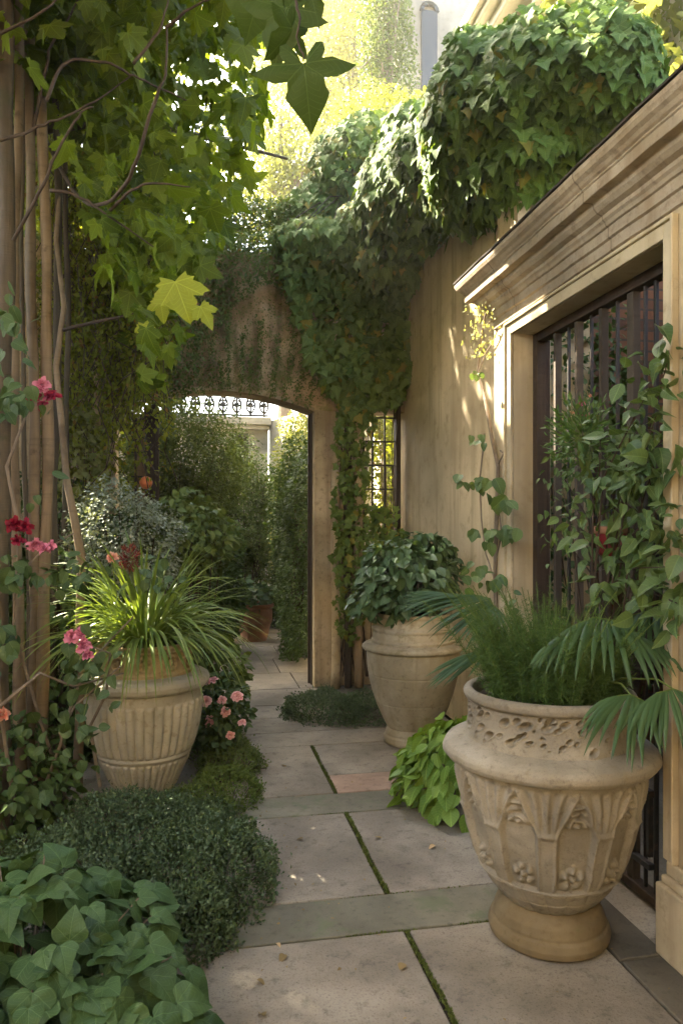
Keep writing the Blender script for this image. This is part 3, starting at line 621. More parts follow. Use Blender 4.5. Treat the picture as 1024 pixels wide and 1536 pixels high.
# --- tall jar, centre
JC = np.array([W(619, 1100, 5.3)[0], W(619, 1100, 5.3)[1], 0.0])
ja = thing('stone_jar', 'tall mottled stone jar with stepped collar between arch and building', 'planter', JC)
lathe('foot', [(.1, .0), (.205, .0), (.212, .02), (.21, .05), (.195, .062), (.198, .075), (.19, .1), (.17, .115), (.14, .118)], JC, M['jar'], ja, None, 96)
def h_j(TH, Z):
    n = 8; u = TH * n / (2 * math.pi) + .3; u = np.abs(u - np.round(u)) * 2 * math.pi / n * .3
    h = -.004 * np.exp(-(u / .004) ** 2); row = np.minimum(np.abs(Z - .30), np.abs(Z - .50)); return h - .004 * np.exp(-(row / .004) ** 2)
lathe('body', [(.15, .10), (.186, .115), (.215, .17), (.255, .26), (.290, .36), (.315, .46), (.330, .56), (.336, .64), (.334, .67)], JC, M['jar'], ja, h_j, 256, .004)
lathe('shoulder', [(.32, .662), (.352, .668), (.366, .680), (.366, .695), (.352, .708), (.325, .716), (.30, .722), (.29, .735)], JC, M['jar'], ja, None, 160)
lathe('collar', [(.298, .72), (.303, .74), (.293, .75), (.289, .80), (.298, .815), (.299, .83), (.285, .84), (.270, .87), (.262, .90), (.270, .915), (.268, .93), (.250, .932), (.24, .91)], JC, M['jar'], ja, None, 160)
lathe('soil', [(.25, .905), (.001, .915)], JC, M['soil'], ja, None, 48, .03)

# --- terracotta pot beyond the arch
TC = np.array([W(381, 900, 10.0)[0], W(381, 900, 10.0)[1], 0.0])
tp = thing('terracotta_pot', 'brown terracotta pot with thick rim at the end of the path', 'pot', TC)
lathe('body', [(.1, 0), (.17, 0), (.185, .04), (.21, .16), (.232, .24), (.236, .25)], TC, M['terra'], tp, None, 72)
lathe('rim', [(.226, .235), (.238, .24), (.245, .27), (.25, .44), (.262, .45), (.272, .47), (.270, .50), (.255, .505), (.235, .49), (.22, .45)], TC, M['terra'], tp, None, 72)
lathe('soil', [(.23, .47), (.001, .48)], TC, M['soil'], tp, None, 32, .05)

# ------------------------------------------------------------ poles at left
def pole(px, wpx, Z, mat, h, label, seed, top=None):
    a = W(px, 1000, Z); r0 = wpx / F * Z / 2; gg = rng_(seed); t = MB(); zs = np.linspace(-.05, h, 60)
    ph = gg.uniform(0, 6, 3)
    t.tube([(a[0] + .016 * math.sin(z * 1.4 + ph[0]) + .005 * math.sin(z * 5 + ph[1]), a[1] + .02 * math.sin(z * .9 + ph[1]), z) for z in zs], [r0 * (1.12 - .07 * z + .06 * math.sin(z * 5 + ph[2]) + .05 * math.sin(z * 11 + ph[0])) for z in zs], 14, var=gg.uniform(.2, .95))
    o = t.build('wooden_pole', M[mat], None, True); tag(o, label, 'pole', 'upright poles along the left edge'); return o
pole(4, 26, 3.55, 'poledark', 4.6, 'thick mossy dark pole at the far left edge, leftmost of the row', 1)
pole(26, 16, 3.85, 'pole', 4.4, 'second pole from the left edge, right beside the thick mossy one', 2)
pole(38, 7, 4.25, 'poledark', 4.3, 'thin dark pole showing in the gap behind the pale poles', 3)
pole(49, 16, 4.0, 'pole', 4.3, 'pale barked pole just left of the rightmost straight pole', 4)
pole(66, 17, 4.0, 'pole', 3.9, 'rightmost straight pale pole, behind the magenta rose', 5)
pole(84, 12, 4.7, 'poledark', 4.4, 'brown pole set back behind the rightmost pale pole', 6)
pole(97, 9, 5.0, 'poledark', 4.2, 'slender shaded pole furthest back in the row', 7)
t = MB(); pts = [(92, 250, 4.7), (84, 360, 4.65), (96, 460, 4.6), (84, 550, 4.55), (93, 640, 4.5), (100, 720, 4.45), (112, 780, 4.42), (122, 840, 4.4), (120, 930, 4.4), (124, 1010, 4.4), (118, 1120, 4.4), (116, 1190, 4.4)]
t.tube([W(*p) for p in pts], [.012, .014, .016, .018, .02, .022, .024, .026, .026, .028, .03, .032], 9); tag(t.build('twisted_vine_stem', M['pole'], None, True), 'twisting brown vine stem leaning beside the back of the pole row', 'vine')
# pale post and trellis in front of the far left corner
a = ony(146, 700, 6.3); t = MB(); t.tube([(a[0], a[1], z) for z in np.linspace(0, 3.6, 12)], [.03 + .004 * math.sin(z * 7) for z in range(12)], 8)
tag(t.build('trellis_post', M['palewood'], None, True), 'sunlit pale wooden post among hanging vines left of the arch', 'post')
tr = thing('trellis_gate', 'dark wooden gate frame with iron grid left of the arch', 'gate', ony(215, 700, 6.55) * (1, 1, 0))
t = MB(); a = ony(227, 700, 6.55); b = ony(204, 700, 6.55)
t.box((a[0] - .05, 6.5, 0), (a[0] + .04, 6.6, 2.6)); t.box((a[0] + .041, 6.52, 0), (a[0] + .065, 6.58, 2.55)); t.build('frame_post', M['darkwood'], tr)
t = MB()
for z in np.arange(.3, 2.6, .21): t.tube([(b[0] - .04, 6.53, z), (a[0] - .05, 6.53, z)], .007, 5)
t.tube([(b[0], 6.53, 0), (b[0], 6.53, 2.5)], .01, 5); t.tube([(b[0] - .3, 6.53, 0), (b[0] - .3, 6.53, 2.5)], .01, 5); t.build('grid', M['iron'], tr)
t = MB(); t.box((b[0] - .02, 6.62, 0), (a[0] - .04, 6.66, 2.5)); t.build('board', M['pole'], tr)
# orange ball ornament on its hook
ba = W(219, 724, 5.8); ob = thing('ball_ornament', 'small orange ball ornament hanging from a hook in front of the dark gate', 'ornament', ba)
lathe('ball', [(.001, -.052), (.02, -.048), (.038, -.035), (.049, -.012), (.05, .008), (.043, .028), (.026, .044), (.008, .05), (.001, .051)], ba, M['orange'], ob, None, 40, .004)
t = MB(); t.tube([ba + (0, 0, .05), ba + (-.01, 0, .12), ba + (-.02, .05, .3), ba + (-.02, .35, .45)], .003, 5); t.build('hook', M['iron'], ob)

# ================================================================ planting
def shrub_leaves(name, c, rad, n, tmpl, size, mat, parent=None, seed=0, shell=.35, lump=.16, freq=3.0, up=.5, droop=.3, rnd=.5, zmin=.0, lower=-1.0, clean=None):
    P, O = blob(c, rad, n, seed, shell, lump, freq, zmin, lower)
    if clean is not None: k = clean(P); P, O = P[k], O[k]
    n = len(P); g = rng_(seed + 3)
    N = nrm(O * .7 + UP * up + jit(n, seed, rnd)); T = nrm(O * (1, 1, .3) + DOWN * droop + jit(n, seed + 1, rnd))
    return leaves(name, tmpl, P, T, N, size * g.uniform(.65, 1.2, n), mat, parent, seed)
def twigs(c, base, rad, n, seed, r0=.006, name='twigs', mat='twig', parent=None):
    g = rng_(seed + 50); t = MB(); c = np.array(c); base = np.array(base)
    for k in range(n):
        d = nrm(g.normal(size=3)); d[2] = abs(d[2]) * .9 + .1; e = c + d * np.array(rad) * g.uniform(.6, .95); m_ = base * .45 + e * .55 + g.normal(0, .06, 3) * np.array(rad)
        t.tube([base + g.normal(0, .01, 3) * (1, 1, 0), m_, e], [r0, r0 * .7, r0 * .3], 4, False)
    return t.build(name, M[mat], parent)

# --- ground-hugging mounds
def mound(name, label, cat, parts, mat, tmpl, size, seed, group=None):
    c0 = np.array(parts[0][0]); o = thing(name, label, cat, (c0[0], c0[1], 0), group)
    Ps, Os = [], []
    for i, (c, rad, n) in enumerate(parts):
        P, O = blob(c, rad, n, seed + i * 7, .22, .15, 4.5, -.01, -.25); Ps.append(P); Os.append(O)
    P = np.vstack(Ps); O = np.vstack(Os); n = len(P); g = rng_(seed); P = P + O * (np.abs(g.normal(0, .03, n)) * (g.random(n) < .08))[:, None] - O * (np.clip(wob(P * 9, 1, seed), 0, 1) * .035)[:, None]
    leaves('foliage', tmpl, P, O * .6 + UP * .5 + jit(n, seed, .7), jit(n, seed + 1, .6) + O * .8 + UP * .3, size * g.uniform(.6, 1.25, n), M[mat], o, seed)
    t = MB()
    for k in range(60):
        q = P[g.integers(n)]; t.tube([(c0[0] * .3 + q[0] * .7, c0[1] * .3 + q[1] * .7, 0), q * (1, 1, .8)], .003, 3, False)
    t.build('stems', M['twig'], o); return o
def gp_(px, py): p = ong(px, py); return p[0], p[1]
x, y = gp_(225, 1330)
mound('thyme_mound', 'wide dark green mound of tiny leaves spilling onto the paving at left', 'ground cover',
      [((.02, 3.22, .0), (.30, .46, .27), 22000), ((-.30, 3.45, .0), (.42, .55, .30), 24000), ((-.02, 2.86, .0), (.19, .22, .20), 9000), ((-.55, 3.15, .0), (.35, .45, .26), 13000), ((.0, 3.70, 0), (.24, .3, .19), 5000)], 'thyme', T_SMALL, .017, 11)
mound('green_mound', 'small bright green mound of tiny leaves between dark thyme and rose bush', 'ground cover',
      [((.16, 4.27, 0), (.23, .27, .17), 6500), ((.0, 4.02, 0), (.22, .22, .15), 3500)], 'thymeg', T_SMALL, .016, 13)
mound('green_mound', 'low dull green clump growing at the foot of the pink roses', 'ground cover',
      [((.20, 4.75, 0), (.22, .28, .19), 6000), ((.05, 5.2, 0), (.26, .34, .22), 5000)], 'fine', T_SMALL, .018, 15)
xm, ym = gp_(508, 1078)
mound('thyme_mound', 'low dark round cushion of tiny leaves on the paving before the arch jamb', 'ground cover',
      [((1.03, 6.0, 0), (.40, .40, .17), 11000), ((1.33, 5.85, 0), (.30, .34, .18), 6000)], 'thyme', T_SMALL, .020, 17)

# --- broad leaf plant, lower left
o = thing('broad_leaf_plant', 'blue green plant with large lobed leaves filling the lower left corner', 'plant', (-.45, 2.3, 0))
g = rng_(21); P, O = blob((-.56, 2.30, .02), (.54, .50, .52), 760, 21, .30, .10, 3, .0, -.05)
P2, O2 = blob((-.36, 2.14, .0), (.36, .34, .32), 430, 22, .28, .10, 3, .0, -.05); P = np.vstack([P, P2]); O = np.vstack([O, O2])
n = len(P); leaves('foliage', T_SWEET, P, O * (1, 1, .2) + DOWN * .35 + jit(n, 22, .35) + np.array((0, -.25, 0)), O * .5 + UP * 1.0 + np.array((0, -.2, 0)) + jit(n, 23, .28), g.uniform(.062, .118, n), M['sweet'], o, 21, .5)
t = MB()
for k in range(160): q = P[g.integers(n)]; t.tube([(-.5 + g.normal(0, .12), 2.25 + g.normal(0, .12), 0), (q + (-.5, 2.25, 0)) / 2 + (0, 0, .05), q], .003, 4, False)
t.build('stems', M['vinebark'], o)

# --- lime plant beside the urn
lx, ly = 1.44, 3.98
o = thing('lime_plant', 'bright lime green plant with oval leaves tucked between jar and carved urn', 'plant', (lx, ly, 0))
g = rng_(25); P, O = blob((lx, ly, .06), (.32, .40, .38), 680, 25, .35, .10, 3, .02, -.2); n = len(P)
leaves('foliage', T_OVATE_HI, P, O * (1, 1, .1) + DOWN * .7 + jit(n, 26, .3), O * .6 + UP * .9 + jit(n, 27, .42), g.uniform(.06, .12, n), M['lime'], o, 25, .7)
t = MB()
for k in range(90): q = P[g.integers(n)]; t.tube([(lx + g.normal(0, .08), ly + g.normal(0, .08), 0), (q + (lx, ly, .1)) / 2, q], .003, 4, False)
t.build('stems', M['vinebark'], o)

# --- dark shrub in the stone jar
o = thing('jar_shrub', 'rounded dark green broad leaf shrub growing in the tall stone jar', 'shrub', JC + (0, 0, .91))
g = rng_(28); Ps = [blob(JC + (-.02, 0, 1.19), (.36, .36, .27), 1000, 28, .4, .16, 3, .86, -.8), blob(JC + (-.22, -.05, 1.03), (.24, .22, .16), 260, 29, .4, .1, 3, .86, -.8), blob(JC + (.10, .0, 1.36), (.22, .22, .15), 260, 30, .4, .1, 3)]
P = np.vstack([a for a, b in Ps]); O = np.vstack([b for a, b in Ps]); n = len(P)
leaves('foliage', T_OVATE, P, O * (1, 1, .1) + DOWN * .5 + jit(n, 28, .45), O * .5 + UP * .75 + jit(n, 29, .35), g.uniform(.05, .10, n), M['dark'], o, 28)
twigs(JC + (0, 0, 1.2), JC + (0, 0, .9), (.3, .3, .25), 40, 28, .006, 'stems', 'twig', o)

# --- fern in the carved urn: upright feathery plumes
o = thing('feather_fern', 'fine feathery green fern rising from the carved urn', 'fern', UC + (0, 0, .9))
g = rng_(33); P, T, N, S = [], [], [], []; t = MB()
for k in range(250):
    a = g.uniform(0, 6.28); b = UC + np.array((math.cos(a), math.sin(a), 0)) * (g.uniform(0, .24),) + (0, 0, .88)
    lean = np.array((math.cos(a), math.sin(a), 0)) * g.uniform(.0, .42) + np.array((-.01, .0, 0)); L = g.uniform(.16, .54) * (1 if lean[0] < .15 else .8)
    d = nrm(lean + UP); m_ = 26; s = np.linspace(0, 1, m_)
    sp = b + np.outer(s * L, d) + np.outer(s ** 2 * L * .35, nrm(lean + 1e-6) * .6 + DOWN * .35)
    t.tube(sp[::5], .0014, 3, False)
    for i in range(2, m_):
        w_ = .052 * math.sin(min(1, (1 - s[i]) * 1.5 + .12) * 1.5); q = 11
        dd = nrm(g.normal(size=(q, 3)) + d * .7); P.append(np.repeat(sp[i][None], q, 0) + g.normal(0, .004, (q, 3))); T.append(dd); N.append(g.normal(size=(q, 3))); S.append(np.full(q, w_) * g.uniform(.5, 1.1, q))
P, T, N, S = map(np.concatenate, (P, T, N, S)); leaves('foliage', T_NEEDLE, P, T, N, S, M['fern'], o, 33); t.build('stems', M['thymeg'], o)

# --- palms
def frond_fan(name, hub, axis, nrml, L, nl, spread, mat, parent, seed, wid=.012, droop=.35):
    """fan of narrow strips from one hub, each strip a folded blade that bends down"""
    g = rng_(seed); axis = nrm(np.array(axis, float)); nrml = nrm(np.array(nrml, float)); side = np.cross(axis, nrml); V, Fc, U, R_ = [], [], [], []
    for k in range(nl):
        a = (k / (nl - 1) - .5) * spread + g.normal(0, .02); d = nrm(axis * math.cos(a) + side * math.sin(a) + nrml * g.normal(.05, .04)); l = L * (1 - .18 * abs(a) / (spread / 2)) * g.uniform(.9, 1.05); q = nrm(np.cross(d, nrml)); b = len(V); m_ = 8; v = g.random()
        for i in range(m_ + 1):
            s = i / m_; w_ = wid * (.35 + .9 * math.sin(min(1, s * 1.6) * 1.57)) * (1 - s ** 3) + .0006; c = hub + d * (l * s) + DOWN * (droop * l * s ** 2.2) + d * 0
            V += [c - q * w_, c + nrml * w_ * .4, c + q * w_]; U += [(-.1, s), (0, s), (.1, s)]; R_ += [v] * 3
        for i in range(m_):
            for j in (0, 1): e = b + i * 3 + j; Fc.append((e, e + 1, e + 4, e + 3))
    return mesh_np(name, np.array(V), np.array(Fc), M[mat], parent, True, np.array(U), np.array(R_))
pm = thing('palm', 'dark green fan palm with drooping fronds growing out of the carved urn', 'palm', UC + (0, 0, .9))
root = UC + np.array((.12, .0, .88))
def palm_frond(hub, axis, nr, L, nl, spread, seed, droop=.4, wid=.011, base=None):
    f = frond_fan('frond', np.array(hub), axis, nr, L, nl, spread, 'palm', pm, seed, wid, droop)
    t = MB(); b = root if base is None else base; h = np.array(hub); t.tube([b, b * .6 + h * .4 + (0, 0, .10), b * .2 + h * .8 + (0, 0, .05), h], [.005, .004, .0035, .003], 5)
    st = t.build('stalk', M['thymeg'], f); st.location = (0, 0, 0)
R3 = np.array((CA, -SA, 0)); V3 = np.array((-SA, -CA, 0))
def arc_frond(pts, L, seed, wid=.006, nl=26, a0=-60, a1=50, droop=.55, lift=.1):
    """fan palm leaf seen edge on: blades leave an arched rib and hang, fanning from one side to the other"""
    g = rng_(seed); c = np.array([W(*p) for p in pts]); V, Fc, U, R_ = [], [], [], []
    for k in range(nl):
        s = k / (nl - 1); q = s * (len(c) - 1); i = min(int(q), len(c) - 2); o = c[i] + (c[i + 1] - c[i]) * (q - i) ; a = R(a0 + (a1 - a0) * s + g.normal(0, 3)); d = nrm(R3 * math.sin(a) + DOWN * math.cos(a) * .55 + V3 * g.uniform(.35, .6) + UP * lift)
        l = L * (.75 + .35 * math.sin(s * 3.14)) * g.uniform(.88, 1.08); sd = nrm(np.cross(d, V3 * .8 + UP * .6)); b = len(V); m_ = 9; v = g.random(); p = o.copy()
        for j in range(m_ + 1):
            t_ = j / m_; w_ = wid * (.45 + .75 * math.sin(min(1, t_ * 2) * 1.57)) * (1 - t_ ** 2.6) + .0004; nn = np.cross(sd, d)
            V += [p - sd * w_, p + nn * w_ * .5, p + sd * w_]; U += [(-.1, t_), (0, t_), (.1, t_)]; R_ += [v] * 3
            p = p + d * l / m_; d = nrm(d + DOWN * droop * 2.2 * t_ / m_ * 2)
        for j in range(m_):
            for e0 in (0, 1): e = b + j * 3 + e0; Fc.append((e, e + 1, e + 4, e + 3))
    f = mesh_np('frond', np.array(V), np.array(Fc), M['palm'], pm, True, np.array(U), np.array(R_))
    t = MB(); t.tube(list(c), .0032, 5); h = c[len(c) // 2]; t.tube([root, root * .5 + h * .5 + (0, 0, .06), h * .85 + root * .15 + (0, 0, .04), h], [.005, .004, .0035, .003], 5)
    t.build('stalk', M['thymeg'], f).location = (0, 0, 0)
arc_frond([(846, 968, 2.55), (862, 938, 2.57), (890, 926, 2.60), (925, 932, 2.64), (955, 950, 2.68), (985, 985, 2.72)], .235, 41, .0095, 32, -62, 48)
arc_frond([(922, 950, 2.72), (945, 924, 2.73), (975, 916, 2.75), (1005, 922, 2.76), (1030, 940, 2.78)], .20, 42, .0090, 26, -58, 40)
arc_frond([(965, 1060, 2.45), (985, 1040, 2.46), (1010, 1034, 2.47), (1040, 1046, 2.48)], .20, 43, .0085, 22, -58, 40)
arc_frond([(925, 1045, 2.45), (945, 1042, 2.46), (965, 1052, 2.47)], .25, 44, .0085, 15, -62, 5, .5)
arc_frond([(812, 985, 2.56), (822, 981, 2.56), (832, 988, 2.56)], .06, 45, .0028, 16, -75, 70, .4)
pl2 = thing('palm', 'grey green fan palm spreading left over the stone jar', 'palm', (1.62, 4.05, 0)); pm = pl2; root = np.array((1.62, 4.05, 0.02))
arc_frond([(700, 900, 3.72), (716, 893, 3.74), (735, 898, 3.76), (742, 915, 3.78)], .46, 46, .0068, 34, -86, -22, .24, .28)
arc_frond([(718, 978, 3.72), (726, 972, 3.72), (735, 975, 3.75)], .36, 47, .008, 11, -62, -38, .12, .05)
arc_frond([(735, 915, 3.7), (742, 910, 3.72), (748, 915, 3.75)], .24, 48, .005, 10, -30, 15, .5)

# --- strap grass in the fluted urn
o = thing('strap_grass', 'arching strap leaved grass overflowing the fluted urn', 'grass plant', LC + (0, 0, .85))
g = rng_(51); V, Fc, U, R_ = [], [], [], []
for k in range(460):
    a = g.uniform(0, 6.28); L = g.uniform(.34, .80); v0 = np.array((math.cos(a), math.sin(a), 0)); el = g.uniform(.5, 1.45); c = LC + v0 * g.uniform(0, .15) + (0, 0, .88); d = v0 * math.cos(el) + UP * math.sin(el); dr = g.uniform(1.2, 3.0); w0 = g.uniform(.0045, .010)
    m_ = 12; b = len(V); p = c.copy(); v = g.random(); tw = g.normal(0, .5)
    for i in range(m_ + 1):
        s = i / m_; q = nrm(np.cross(d, UP) + 1e-6); q = nrm(q + tw * s * np.cross(d, q)); w_ = w0 * (.5 + .8 * math.sin(min(1, s * 1.5) * 1.57)) * (1 - s ** 2.5) + .0004
        nn = nrm(np.cross(q, d)); V += [p - q * w_, p - nn * w_ * .35, p + q * w_]; U += [(-.1, s), (0, s), (.1, s)]; R_ += [v] * 3
        p = p + d * L / m_; d = nrm(d + DOWN * dr / m_ * (1 if d[2] > -.93 else 0))
    for i in range(m_):
        for j in (0, 1): e = b + i * 3 + j; Fc.append((e, e + 1, e + 4, e + 3))
mesh_np('foliage', np.array(V), np.array(Fc), M['grass'], o, True, np.array(U), np.array(R_))

# --- roses
def petal_flower(name, c, nrml, size, mat, parent, seed, npet=55, loose=.0):
    g = rng_(seed); nrml = nrm(np.array(nrml, float)); u = nrm(np.cross(nrml, (.3, .1, .9))); w_ = np.cross(nrml, u); V, Fc, U, R_ = [], [], [], []
    for k in range(npet):
        s = (k + .5) / npet; a = k * 2.399; open_ = .10 + 1.15 * s + g.normal(0, .08 + loose); l = size * (.35 + .68 * s) * g.uniform(.88, 1.1); wd = l * (.42 + .12 * s)
        rad = u * math.cos(a) + w_ * math.sin(a); tan = np.cross(nrml, rad); b = len(V); v = g.random(); base = c + rad * size * .06 * s; n1, n2 = 5, 5
        for i in range(n1):
            t_ = i / (n1 - 1); ang = open_ * (.45 + .75 * t_); dirv = nrml * math.cos(ang) + rad * math.sin(ang); cc = base + dirv * l * t_
            for j in range(n2):
                q = (j / (n2 - 1) - .5) * 2; wv = wd * math.sin(min(1, .22 + t_ * .95) * 2.2) * .62
                V.append(cc + tan * q * wv + (nrml * math.sin(ang) - rad * math.cos(ang)) * (q * q) * wv * .55 + dirv * (-.12 * l * q * q * t_) + g.normal(0, (.02 + loose * .35) * size, 3)); U.append((q * .5 + .5, t_)); R_.append(v)
        for i in range(n1 - 1):
            for j in range(n2 - 1): e = b + i * n2 + j; Fc.append((e, e + 1, e + n2 + 1, e + n2))
    return mesh_np(name, np.array(V), np.array(Fc), mat, parent, True, np.array(U), np.array(R_))
rb = thing('rose_bush', 'low rose bush with small pink roses beside the fluted urn on the path', 'rose bush', (.12, 4.85, 0))
shrub_leaves('foliage', (.10, 4.95, .30), (.24, .32, .26), 700, T_OVATE, .05, M['rosel'], rb, 61, .5, .2, 3, .5, .2, .5)
ROS = [(319, 1023, 9), (309, 1053, 8), (333, 1052, 7), (355, 1046, 9), (338, 1068, 7), (312, 1082, 9), (345, 1103, 6), (363, 1085, 6)]
stm = MB()
for i, (px, py, r_) in enumerate(ROS):
    c = W(px, py, 4.55 + .05 * (i % 3)); petal_flower('flower', c, V3 * .8 + UP * .5 + jit(1, 60 + i, .3)[0], r_ / F * 4.55 * 1.15, M['rose_pink'], rb, 62 + i)
    stm.tube([(.10 + .02 * i - .06, 4.95, .0), c * .5 + np.array((.10, 4.95, .1)) * .5, c + (0, .02, -.01)], .0035, 4)
stm.build('stems', M['thymeg'], rb)
cr = thing('climbing_rose', 'climbing rose with crimson and magenta blooms scrambling up the poles at left', 'rose', W(30, 1200, 3.7) * (1, 1, 0))
stm = MB()
canes = [[(150, 1180, 3.75), (135, 1090, 3.7), (160, 1040, 3.65), (165, 980, 3.6), (130, 968, 3.5)], [(60, 1200, 3.6), (90, 1120, 3.6), (112, 1040, 3.6), (142, 985, 3.6), (200, 925, 3.8)],
         [(100, 1200, 3.8), (60, 1080, 3.6), (20, 940, 3.4), (28, 800, 3.4)], [(20, 1200, 3.5), (0, 1060, 3.3), (-10, 900, 3.3), (60, 830, 3.45), (110, 800, 3.6)], [(30, 800, 3.4), (10, 700, 3.4), (40, 620, 3.4), (70, 590, 3.45)], [(125, 1190, 3.9), (108, 1140, 3.9), (102, 1150, 3.8)],
         [(0, 1060, 3.3), (60, 1010, 3.4), (110, 1030, 3.5), (185, 1010, 3.7)], [(110, 1170, 3.8), (90, 1100, 3.6), (112, 1060, 3.6), (180, 1000, 3.5)]]
for cn in canes:
    q = [W(*p) for p in cn]; q[0][2] = max(q[0][2], 0); stm.tube(q, list(np.linspace(.010, .004, len(q))), 6)
stm.build('canes', M['vinebark'], cr)
FL = [(63, 578, 13, 'rose_mag', 3.4), (50, 592, 11, 'rose_red', 3.42), (78, 596, 12, 'rose_red', 3.4), (66, 608, 10, 'rose_red', 3.38), (22, 786, 14, 'rose_red', 3.38), (38, 790, 12, 'rose_red', 3.4), (26, 812, 11, 'rose_red', 3.4),
      (52, 816, 12, 'rose_mag', 3.42), (68, 824, 11, 'rose_mag', 3.42), (78, 820, 9, 'rose_mag', 3.45), (108, 955, 11, 'rose_mag', 3.45), (122, 952, 12, 'rose_mag', 3.45), (124, 970, 13, 'rose_mag', 3.42), (131, 984, 9, 'rose_mag', 3.45), (2, 1072, 12, 'rose_coral', 3.3)]
for i, (px, py, r_, mt, Z) in enumerate(FL): petal_flower('flower', W(px, py, Z), V3 * .9 + UP * .4 + jit(1, 90 + i, .35)[0], r_ / F * Z * 1.1, M[mt], cr, 90 + i, 26, .12)
g = rng_(71); P, T, N, S = [], [], [], []
for (px, py, rx, ry, n, Z) in ((30, 600, 40, 30, 26, 3.4), (35, 860, 60, 30, 30, 3.35), (105, 865, 40, 45, 26, 3.5), (125, 1010, 45, 60, 34, 3.5), (5, 950, 25, 50, 20, 3.3), (110, 1120, 60, 60, 30, 3.4), (20, 1200, 60, 40, 26, 3.35), (60, 720, 60, 50, 3, 3.4), (230, 860, 60, 40, 26, 3.9), (5, 500, 30, 80, 26, 3.2)):
    for k in range(n):
        P.append(W(px + g.normal(0, rx * .5), py + g.normal(0, ry * .5), Z + g.normal(0, .12))); T.append(DOWN * .6 + V3 * .3 + g.normal(0, .6, 3)); N.append(V3 * .6 + UP * .6 + g.normal(0, .4, 3)); S.append(g.uniform(.045, .085))
leaves('leaf_clusters', T_OVATE_HI, np.array(P), np.array(T), np.array(N), np.array(S), M['rosel'], cr, 72, .5)
cb = thing('coral_flower', 'single coral bloom poking out above the strap grass', 'flower', W(168, 838, 4.0)); petal_flower('flower', W(168, 838, 4.0), V3 + UP * .5, .038, M['rose_coral'], cb, 140, 26, .2)
t = MB(); t.tube([W(168, 838, 4.0), W(175, 900, 4.05), LC + (0, 0, .84)], .003, 5); t.build('stem', M['thymeg'], cb)
cb = thing('red_seed_head', 'dark red spiky flower head beside the coral bloom above the grass', 'flower', W(195, 838, 4.05)); P, O = blob(W(195, 838, 4.05), (.045, .045, .06), 240, 141, .6); leaves('flower', T_LANCE, P, O + UP * .3, jit(len(P), 3), .03, petal_mat('brown_red_petal', (.12, .02, .02), (.28, .07, .05)), cb, 4)
t = MB(); t.tube([W(195, 850, 4.05), LC + (0, 0, .84)], .003, 5); t.build('stem', M['thymeg'], cb)

# --- bed behind the fluted urn
def simple_shrub(name, label, cat, c, rad, n, tmpl, size, mat, seed, stem=14, group=None, base=0, **k):
    o = thing(name, label, cat, (c[0], c[1], 0), group)
    shrub_leaves('foliage', c, rad, n, tmpl, size, M[mat], o, seed, **k)
    twigs(c, (c[0], c[1], base), rad, stem, seed, .008, 'stems', 'twig', o); return o
simple_shrub('silver_shrub', 'silvery fine leaved shrub behind the strap grass', 'shrub', W(192, 815, 5.0), (.37, .35, .36), 7000, T_SMALL, .030, 'silver', 201, lump=.32)
simple_shrub('bed_shrub', 'fresh green leafy shrub right of the silvery one behind the grass', 'shrub', W(285, 800, 5.4), (.32, .35, .30), 1100, T_OVATE, .065, 'fine', 202)
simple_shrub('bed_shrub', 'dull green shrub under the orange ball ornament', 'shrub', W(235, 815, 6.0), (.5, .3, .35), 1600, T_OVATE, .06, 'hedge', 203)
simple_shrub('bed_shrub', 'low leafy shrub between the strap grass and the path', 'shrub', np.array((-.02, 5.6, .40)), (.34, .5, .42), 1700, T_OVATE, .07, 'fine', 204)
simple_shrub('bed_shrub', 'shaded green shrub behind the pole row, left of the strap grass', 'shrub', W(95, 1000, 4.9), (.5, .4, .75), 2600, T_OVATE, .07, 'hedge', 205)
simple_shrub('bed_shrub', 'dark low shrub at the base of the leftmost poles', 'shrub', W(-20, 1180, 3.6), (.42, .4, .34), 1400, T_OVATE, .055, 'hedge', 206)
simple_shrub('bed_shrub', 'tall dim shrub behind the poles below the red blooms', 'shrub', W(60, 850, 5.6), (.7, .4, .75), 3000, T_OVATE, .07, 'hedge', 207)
# --- beyond the arch
simple_shrub('airy_shrub', 'airy pale green shrub filling the left half of the arch', 'shrub', ony(272, 700, 8.5), (.66, .5, .75), 26000, T_SMALL, .040, 'fine', 211, 26, lump=.34, freq=4, shell=.6)
simple_shrub('airy_shrub', 'airy olive shrub in the middle of the arch over the terracotta pot', 'shrub', ony(362, 780, 10.8), (.80, .5, .95), 26000, T_SMALL, .048, 'fine', 212, 34, lump=.34, freq=4, shell=.6)
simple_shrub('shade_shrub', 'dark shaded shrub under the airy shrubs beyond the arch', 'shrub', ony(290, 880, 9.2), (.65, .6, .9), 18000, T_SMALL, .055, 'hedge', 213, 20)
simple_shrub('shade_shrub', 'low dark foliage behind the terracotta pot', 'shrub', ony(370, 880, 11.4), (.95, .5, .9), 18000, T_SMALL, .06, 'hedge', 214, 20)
simple_shrub('column_shrub', 'tall dark column of fine foliage just inside the right arch jamb', 'shrub', np.array((1.22, 8.8, 1.25)), (.34, .8, 1.42), 36000, T_SMALL, .045, 'hedge', 215, 20, lump=.32, freq=4.5)
simple_shrub('column_shrub', 'light tipped climbing shrub rising behind the dark column of foliage', 'shrub', np.array((1.40, 9.8, 1.8)), (.42, .5, 1.5), 12000, T_SMALL, .045, 'sunny', 216, 12, lump=.2)
simple_shrub('pot_plant', 'small dark plant with broad leaves in the terracotta pot', 'plant', TC + (0, 0, .62), (.26, .26, .2), 130, T_OVATE, .13, 'dark', 217, 6)
